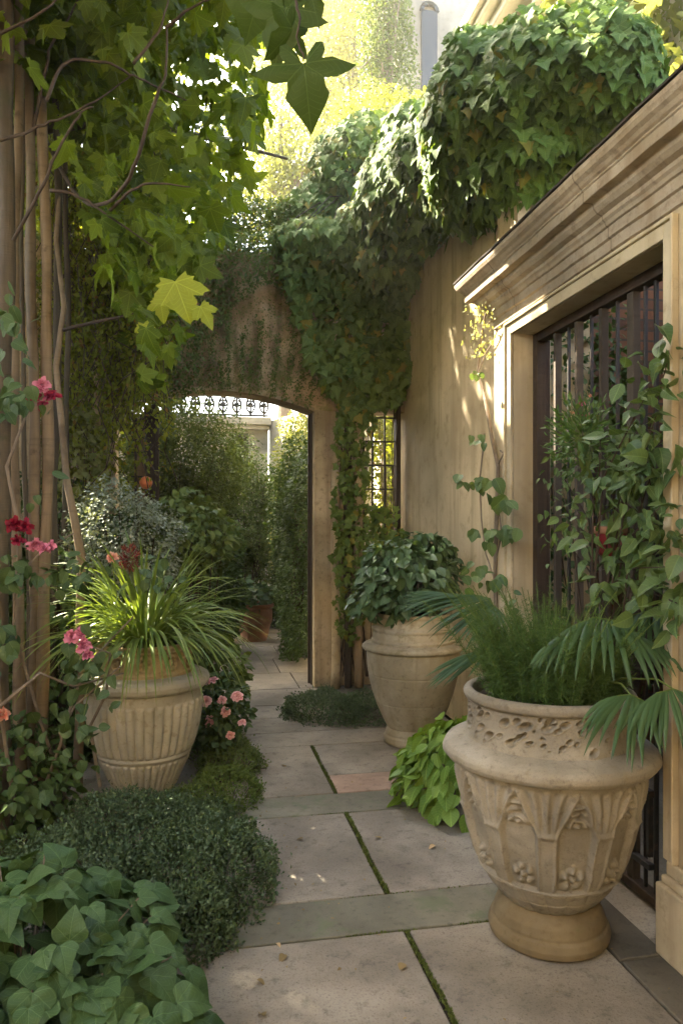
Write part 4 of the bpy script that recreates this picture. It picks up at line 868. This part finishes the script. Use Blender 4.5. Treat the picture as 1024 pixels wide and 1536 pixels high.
simple_shrub('window_bush', 'bright yellow green bush outside seen through the grid window', 'bush', np.array((2.95, 11.5, 2.0)), (1.3, 1.2, 2.2), 26000, T_SMALL, .085, 'curtain', 218, 12, lump=.2)
simple_shrub('room_shrub', 'dim shrub behind the window grille', 'shrub', np.array((2.95, 3.2, 1.7)), (.4, 1.1, .9), 5200, T_OVATE, .06, 'hedge', 219, 12)
simple_shrub('court_creeper', 'creeper added on the side court wall to darken the first gaps of the grille', 'climbing plant', np.array((2.35, 4.1, 1.5)), (.5, .14, 1.4), 4200, T_OVATE, .05, 'hedge', 220, 12)  # dark foliage added to cover the bright wall behind the bars

# ================================================================ climbers
def wallplant(poly, n, seed, plane, depth, bulge=.0, edge=9):
    X = poly_sample(poly, n, seed, edge); g = rng_(seed + 1); P = []
    kind, val = plane
    q = g.random(len(X)); bl = wob(np.column_stack([X[:, 0] * .03, X[:, 1] * .03, X[:, 0] * 0]), 1, seed) * bulge
    for (x, y), r_, b in zip(X, q, bl):
        off = .02 + max(0, depth * r_ + b); P.append((onx if kind == 'x' else ony)(x, y, val - off))
    return np.array(P), g
# dense creeper on the right part of the arched wall
o = thing('arch_creeper', 'dense broad leaved creeper covering the right side of the arched wall', 'climbing plant', (1.5, 6.9, 0))
polyA = [(420, 372), (470, 352), (520, 350), (580, 380), (640, 395), (632, 450), (622, 520), (612, 580), (600, 606), (560, 610), (545, 630), (510, 625), (478, 560), (455, 500), (432, 450), (420, 410)]
P, g = wallplant(polyA, 2100, 301, ('y', AY), .22, .12); n = len(P)
leaves('foliage', T_IVY, P, DOWN * 1.0 + jit(n, 301, .45) + np.array((-.15, -.25, 0)), np.array((-.12, -.8, .55)) + jit(n, 302, .38), g.uniform(.07, .135, n), M['ivyarch'], o, 301)
polyB = [(512, 600), (560, 600), (556, 660), (545, 760), (600, 770), (600, 830), (560, 850), (548, 930), (530, 965), (505, 940), (500, 760), (508, 680)]
P, g = wallplant(polyB, 900, 303, ('y', AY - .1), .14, .06); n = len(P)
leaves('lower_foliage', T_IVY, P, DOWN * .9 + jit(n, 303, .55), np.array((-.1, -.8, .5)) + jit(n, 304, .45), g.uniform(.035, .085, n), M['ivyarch'], o, 303)
stm = MB()
for k in range(16):
    x = 505 + g.uniform(0, 95) if k < 8 else 505 + g.uniform(0, 45); stm.tube([ony(x + 8 * math.sin(i * .9 + k), 1015 - i * (60 if k < 8 else 45), AY - .05 - .04 * g.random()) for i in range(9)], .006, 4)
stm.build('stems', M['twig'], o)
# small leaved creeper over the top and left of the arched wall
o = thing('wall_creeper', 'fine small leaved creeper matted over the top of the arched wall', 'climbing plant', (-.5, 6.9, 0))
polyC = [(180, 330), (300, 350), (420, 340), (470, 360), (450, 430), (420, 440), (400, 425), (370, 440), (350, 465), (330, 500), (300, 520), (292, 590), (230, 640), (60, 700), (40, 400)]
P, g = wallplant(polyC, 15000, 305, ('y', AY), .16, .09); n = len(P)
P2 = np.column_stack([g.uniform(-3.3, 1.5, 7000), AY + g.uniform(-.1, .35, 7000), TOP + .02 + g.random(7000) ** 2 * .12]); P = np.vstack([P, P2]); n = len(P)
leaves('foliage', T_SMALL, P, DOWN * .4 + jit(n, 305, .7), np.array((-.1, -.6, .7)) + jit(n, 306, .5), g.uniform(.022, .05, n), M['creeper'], o, 305)
Ps = []
for (px, y0, y1, w_) in ((343, 470, 585, 5), (362, 500, 590, 5), (385, 480, 590, 6), (408, 500, 596, 6), (428, 495, 600, 8), (446, 510, 606, 9), (320, 500, 585, 7), (465, 540, 612, 7), (300, 500, 590, 8), (374, 520, 590, 4), (332, 540, 588, 4)):
    m_ = int((y1 - y0) * 2.4); yy = y0 + (y1 - y0) * g.random(m_) ** 1.2; xx = px + g.normal(0, w_ * .45, m_) - (yy - 590) * .18 * (px - 350) / 100
    for x, y in zip(xx, yy): Ps.append(ony(x, y, AY - .05 - .03 * g.random()))
P = np.array(Ps); n = len(P); leaves('runners', T_SMALL, P, DOWN * .6 + jit(n, 307, .6), np.array((0, -.7, .5)) + jit(n, 308, .5), g.uniform(.018, .036, n), M['creeper'], o, 307)
X = poly_sample([(300, 450), (480, 440), (500, 600), (470, 604), (420, 592), (300, 588)], 2400, 309); P = np.array([ony(x, y, AY - .045) for x, y in X]); n = len(P)
leaves('scattered_foliage', T_SMALL, P, DOWN * .5 + jit(n, 309, .7), np.array((0, -.7, .5)) + jit(n, 310, .5), g.uniform(.012, .028, n), M['creeper'], o, 309)

# ivy cascades on the stucco building's roof
def ivy_mass(name, label, blobs, mat, tmpl, s0, s1, seed, dirn=(-.45, -.55, 0), hang=1.0, plane_n=None, group=None, nj=.20, tj=.22):
    o = thing(name, label, 'ivy', np.array(blobs[0][0]) * (1, 1, 1), group); Ps, Os = [], []
    for i, (c, rad, n) in enumerate(blobs): P, O = blob(c, rad, n, seed + i, .28, .12, 2.6, None, -.95); Ps.append(P); Os.append(O)
    P = np.vstack(Ps); O = np.vstack(Os); n = len(P); g = rng_(seed)
    leaves('foliage', tmpl, P, DOWN * hang + O * (.35, .35, 0) + np.array(dirn) * .35 + jit(n, seed, tj), O * .8 + UP * .45 + np.array(dirn) * .3 + jit(n, seed + 1, nj), s1 - (s1 - s0 * .6) * g.random(n) ** 1.3, M[mat], o, seed)
    t = MB(); c = np.array(blobs[0][0])
    for k in range(70): q = P[g.integers(n)]; t.tube([c + g.normal(0, .15, 3), (q + c) / 2 + g.normal(0, .05, 3), q], .005, 4, False)
    t.build('stems', M['twig'], o); return o
ivy_mass('ivy', 'huge rounded cushion of dark ivy crowning the corner of the stucco building',
         [(W(795, 165, 4.75), (.50, .62, .52), 2400), (W(720, 170, 4.9), (.42, .5, .52), 1900), (W(880, 150, 4.5), (.32, .55, .44), 1800), (W(850, 130, 4.6), (.4, .55, .46), 1300), (W(790, 270, 4.7), (.40, .5, .20), 900), (W(778, 300, 4.5), (.10, .12, .13), 110), (W(800, 285, 4.45), (.18, .12, .10), 160), (W(705, 260, 5.1), (.30, .4, .32), 1300)], 'ivy', T_IVY_HI, .07, .128, 320)
ivy_mass('ivy', 'dark glossy ivy cascading down the building corner beside the arch wall',
         [(W(640, 270, 5.9), (.34, .8, .42), 1500), (W(600, 300, 6.4), (.40, .6, .50), 1500), (W(665, 235, 5.6), (.3, .6, .36), 900), (W(610, 215, 6.6), (.3, .5, .3), 700)], 'ivy', T_IVY, .08, .14, 340)
ivy_mass('ivy', 'leafy green climber heaped on and behind the arch wall top',
         [(W(540, 265, 7.6), (.55, .5, .62), 2600), (W(500, 330, 7.6), (.55, .4, .42), 2200), (W(565, 345, 7.1), (.42, .4, .35), 1300), (W(590, 385, 6.75), (.38, .25, .30), 900), (W(490, 365, 7.0), (.5, .3, .22), 900)], 'ivyarch', T_IVY, .06, .12, 350)
simple_shrub('top_bush', 'light green bush above the arch wall below the open sky', 'bush', W(415, 350, 7.45), (.72, .40, .36), 9000, T_SMALL, .042, 'creeper', 355, 8, base=4.05, lump=.25, zmin=3.6)
simple_shrub('top_bush', 'yellow green sunlit bush above the dark climber in the centre', 'bush', W(585, 215, 9.2), (.75, .7, .55), 9000, T_SMALL, .055, 'sunny', 356, 14, lump=.25)
simple_shrub('top_bush', 'small sunlit bush edging the pale eave behind the ivy', 'bush', W(655, 205, 7.2), (.34, .5, .30), 3500, T_OVATE, .07, 'sunny', 357, 10, lump=.25)

# vine climbing the pilaster
o = thing('climbing_vine', 'thin bare vine stem with sparse leaves climbing the pilaster left of the grille', 'climbing plant', onx(735, 1050, 1.75) * (1, 1, 0))
stm = MB(); XP = 1.66
def vp(px, py, X=XP): return onx(px, py, X)
main = [(742, 1010), (745, 940), (742, 870), (744, 780), (747, 700), (738, 660), (728, 600), (716, 560), (722, 500), (728, 470)]
stm.tube([vp(*p) for p in main], [.013, .013, .012, .012, .012, .011, .011, .009, .007, .005], 7)
stm.tube([vp(*p) for p in [(745, 880), (728, 830), (722, 780), (719, 720), (727, 650)]], .005, 5); stm.tube([vp(*p) for p in [(745, 700), (755, 680), (750, 676)]], .005, 5); stm.tube([vp(*p) for p in [(740, 860), (752, 800), (745, 740)]], .004, 5)
stm.tube([vp(*p) for p in [(716, 560), (728, 530), (740, 510), (748, 490)]], .005, 5)
stm.build('stem', M['vinebark'], o)
g = rng_(77); P, T, N, S = [], [], [], []
for (px, py, n, s, rr) in ((720, 720, 7, .085, 14), (712, 795, 8, .08, 14), (752, 745, 5, .09, 9), (722, 655, 8, .05, 9), (712, 560, 6, .045, 6), (745, 800, 9, .08, 16), (728, 870, 9, .07, 16), (715, 850, 7, .07, 12), (765, 795, 5, .07, 8), (700, 720, 4, .06, 10), (740, 905, 8, .05, 20)):
    for k in range(n): P.append(vp(px + g.normal(0, rr), py + g.normal(0, rr * .5), XP - g.uniform(.02, .12))); T.append(DOWN * .7 + V3 * .5 + g.normal(0, .4, 3)); N.append(UP * .8 + V3 * .5 + g.normal(0, .3, 3)); S.append(s * g.uniform(.7, 1.2))
leaves('leaf_sprays', T_OVATE_HI, np.array(P), np.array(T), np.array(N), np.array(S), M['vine'], o, 78)
P, T, N = [], [], []
for k in range(170): q = vp(716 + g.normal(0, 13) + 8 * g.random(), 450 + g.random() * 85, XP - g.uniform(.0, .12)); P.append(q); T.append(DOWN + g.normal(0, .5, 3)); N.append(g.normal(0, 1, 3))
leaves('catkins', T_SMALL, np.array(P), np.array(T), np.array(N), .022, M['pale'], o, 79)

# shrubby climber in front of the grille
o = thing('window_climber', 'leafy climber with oval leaves growing up across the window grille', 'climbing plant', (1.66, 2.9, 0))
g = rng_(81); stm = MB(); P, T, N, S = [], [], [], []
ctr = [(1000, 545, 2.55), (975, 580, 2.6), (985, 620, 2.62), (945, 650, 2.75), (900, 660, 2.85), (965, 670, 2.7), (915, 690, 2.85), (870, 700, 3.05), (835, 700, 3.2), (890, 730, 2.95), (945, 700, 2.75), (925, 740, 2.85), (960, 730, 2.7), (880, 760, 3.0), (845, 740, 3.15), (980, 700, 2.65), (990, 760, 2.6), (960, 790, 2.7), (985, 800, 2.62), (975, 840, 2.66), (930, 835, 2.8), (950, 870, 2.75), (985, 880, 2.62), (840, 800, 3.15), (905, 800, 2.95), (870, 790, 3.0), (915, 850, 2.8), (965, 900, 2.66), (1010, 850, 2.5), (1015, 905, 2.45)]
for i, (px, py, Z) in enumerate(ctr):
    c = W(px, py, Z); stm.tube([np.array((1.64, 2.75, .7)) + g.normal(0, .05, 3), c * .5 + np.array((1.66, 2.75, 1.25)) * .5 + g.normal(0, .05, 3), c], [.006, .004, .002], 5, False)
    for k in range(17 if py < 800 else 14): P.append(c + g.normal(0, .06, 3) * (.8, 1, 1)); T.append(DOWN * .4 + R3 * -.35 + V3 * .4 + g.normal(0, .6, 3)); N.append(UP * .9 + V3 * .25 + g.normal(0, .42, 3)); S.append((g.uniform(.035, .095) if px > 900 else g.uniform(.02, .055)) * (1 if k else 1.15))
leaves('foliage', T_OV2, np.array(P), np.array(T), np.array(N), np.array(S), M['vine'], o, 82, .8); stm.build('stems', M['twig'], o)
# fine red flower tuft at the glass, red hanging pot
o = thing('hanging_pot', 'dark red glazed pot with wire hanger hung on the window grille', 'pot', W(916, 800, 2.98)); c = W(916, 812, 2.98)
lathe('pot', [(.001, -.065), (.038, -.062), (.05, -.05), (.060, -.01), (.066, .035), (.06, .045)], c, M['redpot'], o, None, 40)
lathe('rim', [(.060, .030), (.072, .032), (.074, .045), (.072, .060), (.062, .062), (.05, .055)], c, M['terra'], o, None, 40)
t = MB()
for a in (0, 2.1, 4.2): t.tube([c + (.07 * math.cos(a), .07 * math.sin(a), .05), c + (.035 * math.cos(a), .035 * math.sin(a), .22), c + (.02, 0, .40), c + (.10, 0, .42)], .0022, 4)
t.build('hanger', M['iron'], o)
cl = thing('window_flower', 'wispy plant with pale and dusky pink flower heads in front of the grille', 'flower', W(880, 640, 3.05))
for i, (px, py, mt, r_) in enumerate(((885, 595, 'pale', .012), (872, 607, 'rose_mag', .022), (880, 625, 'rose_mag', .02), (858, 620, 'pale', .012))):
    petal_flower('flower', W(px, py, 3.05), V3 + UP, r_, M[mt] if mt != 'pale' else M['rose_coral'], cl, 170 + i, 14, .3)
P, O = blob(W(872, 650, 3.05), (.13, .12, .16), 700, 173, .8); leaves('foliage', T_LANCE, P, O + UP * .4 + jit(len(P), 9, .4), jit(len(P), 10), .04, M['fern'], cl, 174)
t = MB()
for k in range(14): t.tube([c + (0, 0, .05), W(870 + k, 700, 3.0), W(850 + k * 4, 600 + (k * 7) % 40, 3.05)], .002, 3)
t.build('stems', M['thymeg'], cl)

# ================================================================ trees
TARGETS = [((-2.3, 6.1, 3.6), .25), ((-1.9, 6.0, 3.1), .25), ((-1.0, 5.3, 1.75), .10), ((-.4, 6.6, 3.9), .5), ((1.58, 4.02, 2.93), .20), ((1.66, 3.88, 2.50), .27), ((1.55, 4.05, 2.93), .13), ((1.66, 3.93, 2.70), .13), ((1.60, 3.75, 2.66), .10), ((1.68, 3.90, 2.45), .10), ((1.88, 4.3, 3.45), .20), ((1.7, 3.7, 2.62), .07), ((.38, 2.36, 0), .075), ((.20, 2.20, 0), .05), ((1.5, 3.6, 2.94), .07), ((1.95, 4.8, 4.7), .42), ((1.9, 3.6, 4.7), .35)]
SV = np.array(SUN)
def corridor(P):                                           # cuts gaps in the foliage along sun rays to place sun patches
    k = np.ones(len(P), bool)
    for c, r_ in TARGETS:
        d = P - np.array(c); s = d @ SV; q = np.linalg.norm(d - np.outer(s, SV), axis=1); k &= ~((s > .5) & (q < r_ + .08))
    return k
mp = thing('maple_tree', 'large maple with translucent green leaves overhanging from the upper left', 'tree', (-1.75, 4.8, 0))
t = MB(); trunk = [(-1.75, 4.8, -.05), (-1.70, 4.8, 1.2), (-1.62, 4.75, 2.6), (-1.65, 4.8, 4.0), (-1.8, 5.0, 6.2), (-1.7, 5.2, 8.2)]
t.tube(trunk, [.15, .12, .11, .10, .08, .04], 12); t.build('trunk', M['pole'], mp, True)
t = MB()
for br in ([(72, 215, 4.6), (110, 290, 3.9), (160, 320, 3.4), (215, 265, 3.1), (248, 150, 3.0), (255, 120, 3.0), (250, 40, 3.0)], [(20, 360, 3.4), (70, 270, 3.3), (120, 165, 3.2), (140, 160, 3.2)], [(0, 210, 3.2), (60, 190, 3.3), (125, 165, 3.3), (200, 110, 3.4)],
           [(70, 150, 3.1), (95, 85, 3.2), (150, 95, 3.2), (200, 115, 3.3), (250, 135, 3.4), (290, 155, 3.5)], [(0, 50, 3.0), (60, 20, 3.0), (120, -40, 3.0)], [(50, 190, 3.6), (70, 110, 3.6), (80, 60, 3.6), (110, 10, 3.6), (130, -40, 3.6)],
           [(200, 95, 3.0), (240, 40, 3.0), (255, -20, 3.0)], [(165, 315, 3.4), (210, 275, 3.3), (285, 280, 3.3)], [(75, 285, 3.4), (120, 292, 3.4), (160, 320, 3.4), (230, 370, 3.4)], [(95, 495, 4.4), (150, 480, 4.3), (210, 470, 4.2), (240, 455, 4.1)], [(250, 40, 3.0), (290, 10, 2.9), (320, -5, 2.8)],
           [(440, -40, 1.45), (446, 10, 1.45), (452, 60, 1.45), (455, 92, 1.45)], [(390, -60, 1.9), (420, -20, 1.6), (440, -40, 1.45)], [(72, 215, 4.6), (-40, -20, 4.0), (150, -200, 3.0), (390, -60, 1.9)]):
    q = np.array([W(*p) for p in br]); m_ = len(q); u = np.linspace(0, m_ - 1, m_ * 5); gg = rng_(int(abs(br[0][0]) * 7 + br[1][1]))
    q = np.stack([np.interp(u, range(m_), q[:, i]) for i in range(3)], 1); q[2:-2] = (q[:-4] + q[1:-3] + q[2:-2] + q[3:-1] + q[4:]) / 5; q = q + np.cumsum(gg.normal(0, .0035, q.shape), 0) * np.sin(np.linspace(0, 3.14, len(q)))[:, None]
    t.tube(q, list(np.linspace(.0085, .003, len(q)) * (br[0][2] / 3.3)), 6)
for k in range(26):
    g = rng_(400 + k); h = g.uniform(3.6, 7.6); a = g.uniform(0, 6.28); L = g.uniform(1.2, 2.8); b = np.array((-1.7, 4.9, h)); e = b + (math.cos(a) * L, math.sin(a) * L, g.uniform(.2, 1.4)); t.tube([b, (b + e) / 2 + (0, 0, .25), e], [.045, .028, .01], 6)
t.build('branches', M['twig'], mp, True)
# leaves seen in the picture: a deep volume at left
g = rng_(411); P = []
poly = [(-60, -160), (440, -160), (400, 0), (385, 60), (398, 150), (378, 220), (366, 300), (345, 330), (300, 380), (270, 440), (240, 480), (215, 450), (190, 470), (165, 400), (150, 350), (120, 330), (100, 200), (60, 120), (-60, 110)]
X = np.vstack([poly_sample(poly, 3300, 411, 14), poly_sample([(180, 420), (300, 380), (290, 500), (262, 560), (235, 600), (205, 590)], 60, 412, 14)])
Z = 3.3 + 3.4 * g.random(len(X)) ** .8; P = np.array([W(x, y, z) for (x, y), z in zip(X, Z)]); P = P[corridor(P)]; n = len(P)
leaves('foliage', T_MAPLE, P, DOWN * .9 + jit(n, 411, .6) + np.array((.3, -.1, 0)), np.array((.1, -.3, .5)) + jit(n, 412, .95), g.uniform(.06, .15, n), M['maple'], mp, 411, .9)
# the higher crown above the frame, one mass added to dim the foreground
P, O = blob((-1.9, 4.2, 6.4), (2.3, 3.0, 2.2), 8500, 413, .85, .15, 2.0); P3, O3 = blob((-1.4, 1.6, 5.8), (2.4, 2.6, 1.6), 5500, 414, .85, .15, 2.0); P4, O4 = blob((.9, .2, 5.3), (2.8, 2.0, .9), 3400, 417, .85, .15, 2.0); P = np.vstack([P, P3, P4])
zz = (P[:, 0] * SA + P[:, 1] * CA); rr = P[:, 0] * CA - P[:, 1] * SA; px = 512 + F * rr / np.maximum(zz, .1); py = HORIZON - F * (P[:, 2] - EYE) / np.maximum(zz, .1)
k = corridor(P) & ~((zz > .2) & (px > 385) & (py > -30) & (px < 1100)) & ~((zz > .2) & (py > 150)); P = P[k]; n = len(P)
leaves('upper_foliage', T_MAPLE, P, DOWN * .8 + jit(n, 415, .6), UP * .9 + jit(n, 416, .6), rng_(3).uniform(.15, .26, n), M['maple'], mp, 415)
# leaves with sunlight painted into their yellow and the big hanging leaf close by
P, T, N, S = [], [], [], []
for (px, py, s, dx, Z) in ((262, 440, .19, .4, 3.3), (300, 478, .11, .6, 3.3), (215, 505, .08, .3, 3.6), (240, 470, .10, .2, 3.5)): P.append(W(px, py - 20, Z)); T.append(DOWN + R3 * dx); N.append(V3 * .8 + UP * .3 + R3 * .2); S.append(s)
for i in range(len(P)): leaves('sunlit_leaf', T_MAPLE, np.array(P)[i:i + 1], np.array(T)[i:i + 1], np.array(N)[i:i + 1], np.array(S)[i:i + 1], M['maple_sun'], mp, 418 + i)
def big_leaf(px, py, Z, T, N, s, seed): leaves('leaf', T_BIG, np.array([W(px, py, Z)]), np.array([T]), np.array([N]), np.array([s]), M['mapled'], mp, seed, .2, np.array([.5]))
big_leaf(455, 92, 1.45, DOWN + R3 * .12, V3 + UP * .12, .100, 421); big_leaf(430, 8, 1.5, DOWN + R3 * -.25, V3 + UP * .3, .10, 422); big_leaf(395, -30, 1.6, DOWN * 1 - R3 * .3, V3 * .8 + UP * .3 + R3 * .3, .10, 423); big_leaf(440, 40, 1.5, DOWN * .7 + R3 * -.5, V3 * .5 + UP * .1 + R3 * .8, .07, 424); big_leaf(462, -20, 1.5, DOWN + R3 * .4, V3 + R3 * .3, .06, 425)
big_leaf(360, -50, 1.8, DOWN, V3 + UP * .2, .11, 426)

# hanging vine curtain at left between poles and arch
hv = thing('hanging_vines', 'curtain of thin hanging vines with small yellow green leaves behind the poles', 'vine', (-1.3, 5.9, 0))
g = rng_(431); stm = MB(); P, T = [], []
for k in range(190):
    px = 70 + g.random() * 175; Z = g.uniform(5.2, 6.4); top = 120 + g.random() * 330; L = g.uniform(120, 420); b = [W(px + 6 * math.sin(i * .8 + k) + (i * g.normal(0, 2)), top + L * i / 8, Z) for i in range(9)]; stm.tube(b, .0045, 3, False)
    m_ = int(L * .42); s = g.random(m_) * 8; i0 = np.minimum(s.astype(int), 7); b = np.array(b); P.append(b[i0] + (b[i0 + 1] - b[i0]) * (s - i0)[:, None] + g.normal(0, .035, (m_, 3)))
P = np.vstack(P); P = P[P[:, 2] > .8]; n = len(P); leaves('foliage', T_SMALL, P, DOWN * .8 + jit(n, 432, .6), jit(n, 433), g.uniform(.025, .06, n), M['curtain'], hv, 432); stm.build('stems', M['twig'], hv)
o = simple_shrub('bright_sapling', 'bright yellow green sapling catching light between pole row and pale post', 'shrub', W(115, 690, 5.6), (.22, .2, .40), 700, T_OVATE, .06, 'sunny', 435, 8)

# trees beyond the walls
def tree(label, c, rad, n, size, mat, seed, tmpl=T_SMALL, h0=0, name='tree', lump=.25, shell=.75, cull=True):
    o = thing(name, label, 'tree', (c[0], c[1], 0)); g = rng_(seed)
    P, O = blob(c, rad, n, seed, shell, lump, 2.4)
    if cull: P = P[corridor(P)]
    n = len(P); leaves('crown', tmpl, P, DOWN * .5 + jit(n, seed, .7), jit(n, seed + 1, .7) + UP * .5, size * g.uniform(.6, 1.3, n), M[mat], o, seed)
    t = MB(); b = np.array((c[0], c[1], 0.0)); t.tube([b, b * .5 + np.array(c) * .5 + (.1, 0, 0), np.array(c) + (0, 0, rad[2] * .5)], [.18, .13, .05], 9)
    for k in range(16): e = np.array(c) + nrm(g.normal(size=3)) * np.array(rad) * .85; s = np.array((c[0], c[1], c[2] - rad[2] * g.uniform(.0, .8))); t.tube([s, (s + e) / 2 + (0, 0, .2), e], [.05, .03, .01], 5)
    t.build('trunk', M['vinebark'], o); return o
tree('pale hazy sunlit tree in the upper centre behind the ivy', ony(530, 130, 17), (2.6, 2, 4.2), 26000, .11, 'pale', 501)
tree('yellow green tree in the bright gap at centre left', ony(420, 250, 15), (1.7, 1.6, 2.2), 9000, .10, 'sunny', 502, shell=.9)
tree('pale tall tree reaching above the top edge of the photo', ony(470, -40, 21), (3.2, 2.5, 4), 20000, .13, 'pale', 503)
tree('climber clad slender tree beside the grey house window', ony(578, 60, 13.0), (.62, .6, 2.6), 12000, .07, 'fine', 504)
tree('sunlit yellow tree filling the upper right corner', W(1010, 90, 6.2), (1.3, 1.5, 1.5), 5000, .13, 'sunny', 505, T_MAPLE, shell=.7)
tree('bright airy tree behind the ivy cushion at upper right', W(975, -10, 9), (1.5, 1.5, 1.3), 7000, .11, 'sunny', 506, shell=.8)
tree('dense tree added left of and behind the arched wall to block the sun', np.array((-3.2, 10.0, 6.0)), (2.9, 2.6, 4.6), 19000, .17, 'curtain', 507, T_OVATE, shell=.85)  # placed behind the canopy to keep sun off the right wall
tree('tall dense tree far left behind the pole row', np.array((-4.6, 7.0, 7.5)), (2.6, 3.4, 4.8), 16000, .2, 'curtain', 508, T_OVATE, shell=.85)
tree('unseen dense tree added further back at left to shade the courtyard', np.array((-5.2, 14.5, 7.0)), (3.2, 3, 5.0), 11000, .19, 'curtain', 510, T_OVATE, shell=.85)  # added out of view to keep sun out of the courtyard
tree('green gold tree glimpsed through the hanging vines', np.array((-2.2, 8.8, 3.0)), (1.2, 1.0, 2.2), 7000, .10, 'sunny', 509, shell=.8)

# fallen leaves on the paving
g = rng_(601); FLV = [(415, 1415, 'curled yellow leaf near the left end of the front grey band'), (427, 1432, 'thin dead leaf just below the curled yellow leaf'), (385, 1470, 'dark leaf scrap left of the dappled light on the front slab'), (652, 1268, 'small orange brown leaf on the slab left of the carved urn'), (428, 1150, 'tiny dry leaf in the middle of the left slab before the jar'), (455, 1258, 'small dark leaf on the middle left slab'), (562, 1255, 'dry scrap close to the mossy joint on the right slab'), (395, 1525, 'long dry leaf at the bottom edge of the front slab'), (605, 1445, 'tiny brown scrap near the front mossy joint')]
for i, (px, py, lb) in enumerate(FLV):
    p = ong(px, py, .006); a = g.uniform(0, 6.28); lf = leaves('fallen_leaf', T_OVATE, np.array([p]), np.array([(math.cos(a), math.sin(a), .12)]), np.array([(.2, .1, 1)]), np.array([g.uniform(.025, .045)]), M['palewood' if i in (0, 3) else 'litter'], None, 600 + i); tag(lf, lb, 'leaf', 'fallen leaves on the paving')

g = rng_(620); n = 210; x = np.where(g.random(n) < .6, g.uniform(-.1, 1.6, n), .3 + g.normal(0, .12, n)); y = g.uniform(2.1, 7.5, n); P = np.column_stack([x, y, np.full(n, .004)])
stuff(leaves('leaf_litter', T_SMALL, P, jit(n, 621) * (1, 1, .15), UP + jit(n, 622, .3), g.uniform(.006, .020, n), M['litter'], None, 623))
# ------------------------------------------------------------ the hazy sunlit air
hm = bpy.data.materials.new('haze_air'); hm.use_nodes = True; hn = hm.node_tree.nodes; hn.clear(); ho = hn.new('ShaderNodeOutputMaterial'); hv_ = hn.new('ShaderNodeVolumePrincipled')
hv_.inputs['Color'].default_value = (1, .95, .82, 1); hv_.inputs['Density'].default_value = .0022; hv_.inputs['Anisotropy'].default_value = .35; hm.node_tree.links.new(hv_.outputs[0], ho.inputs['Volume'])
h = MB(); h.box((-62, -32, -1.1), (62, 72, 17)); stuff(h.build('haze', hm))
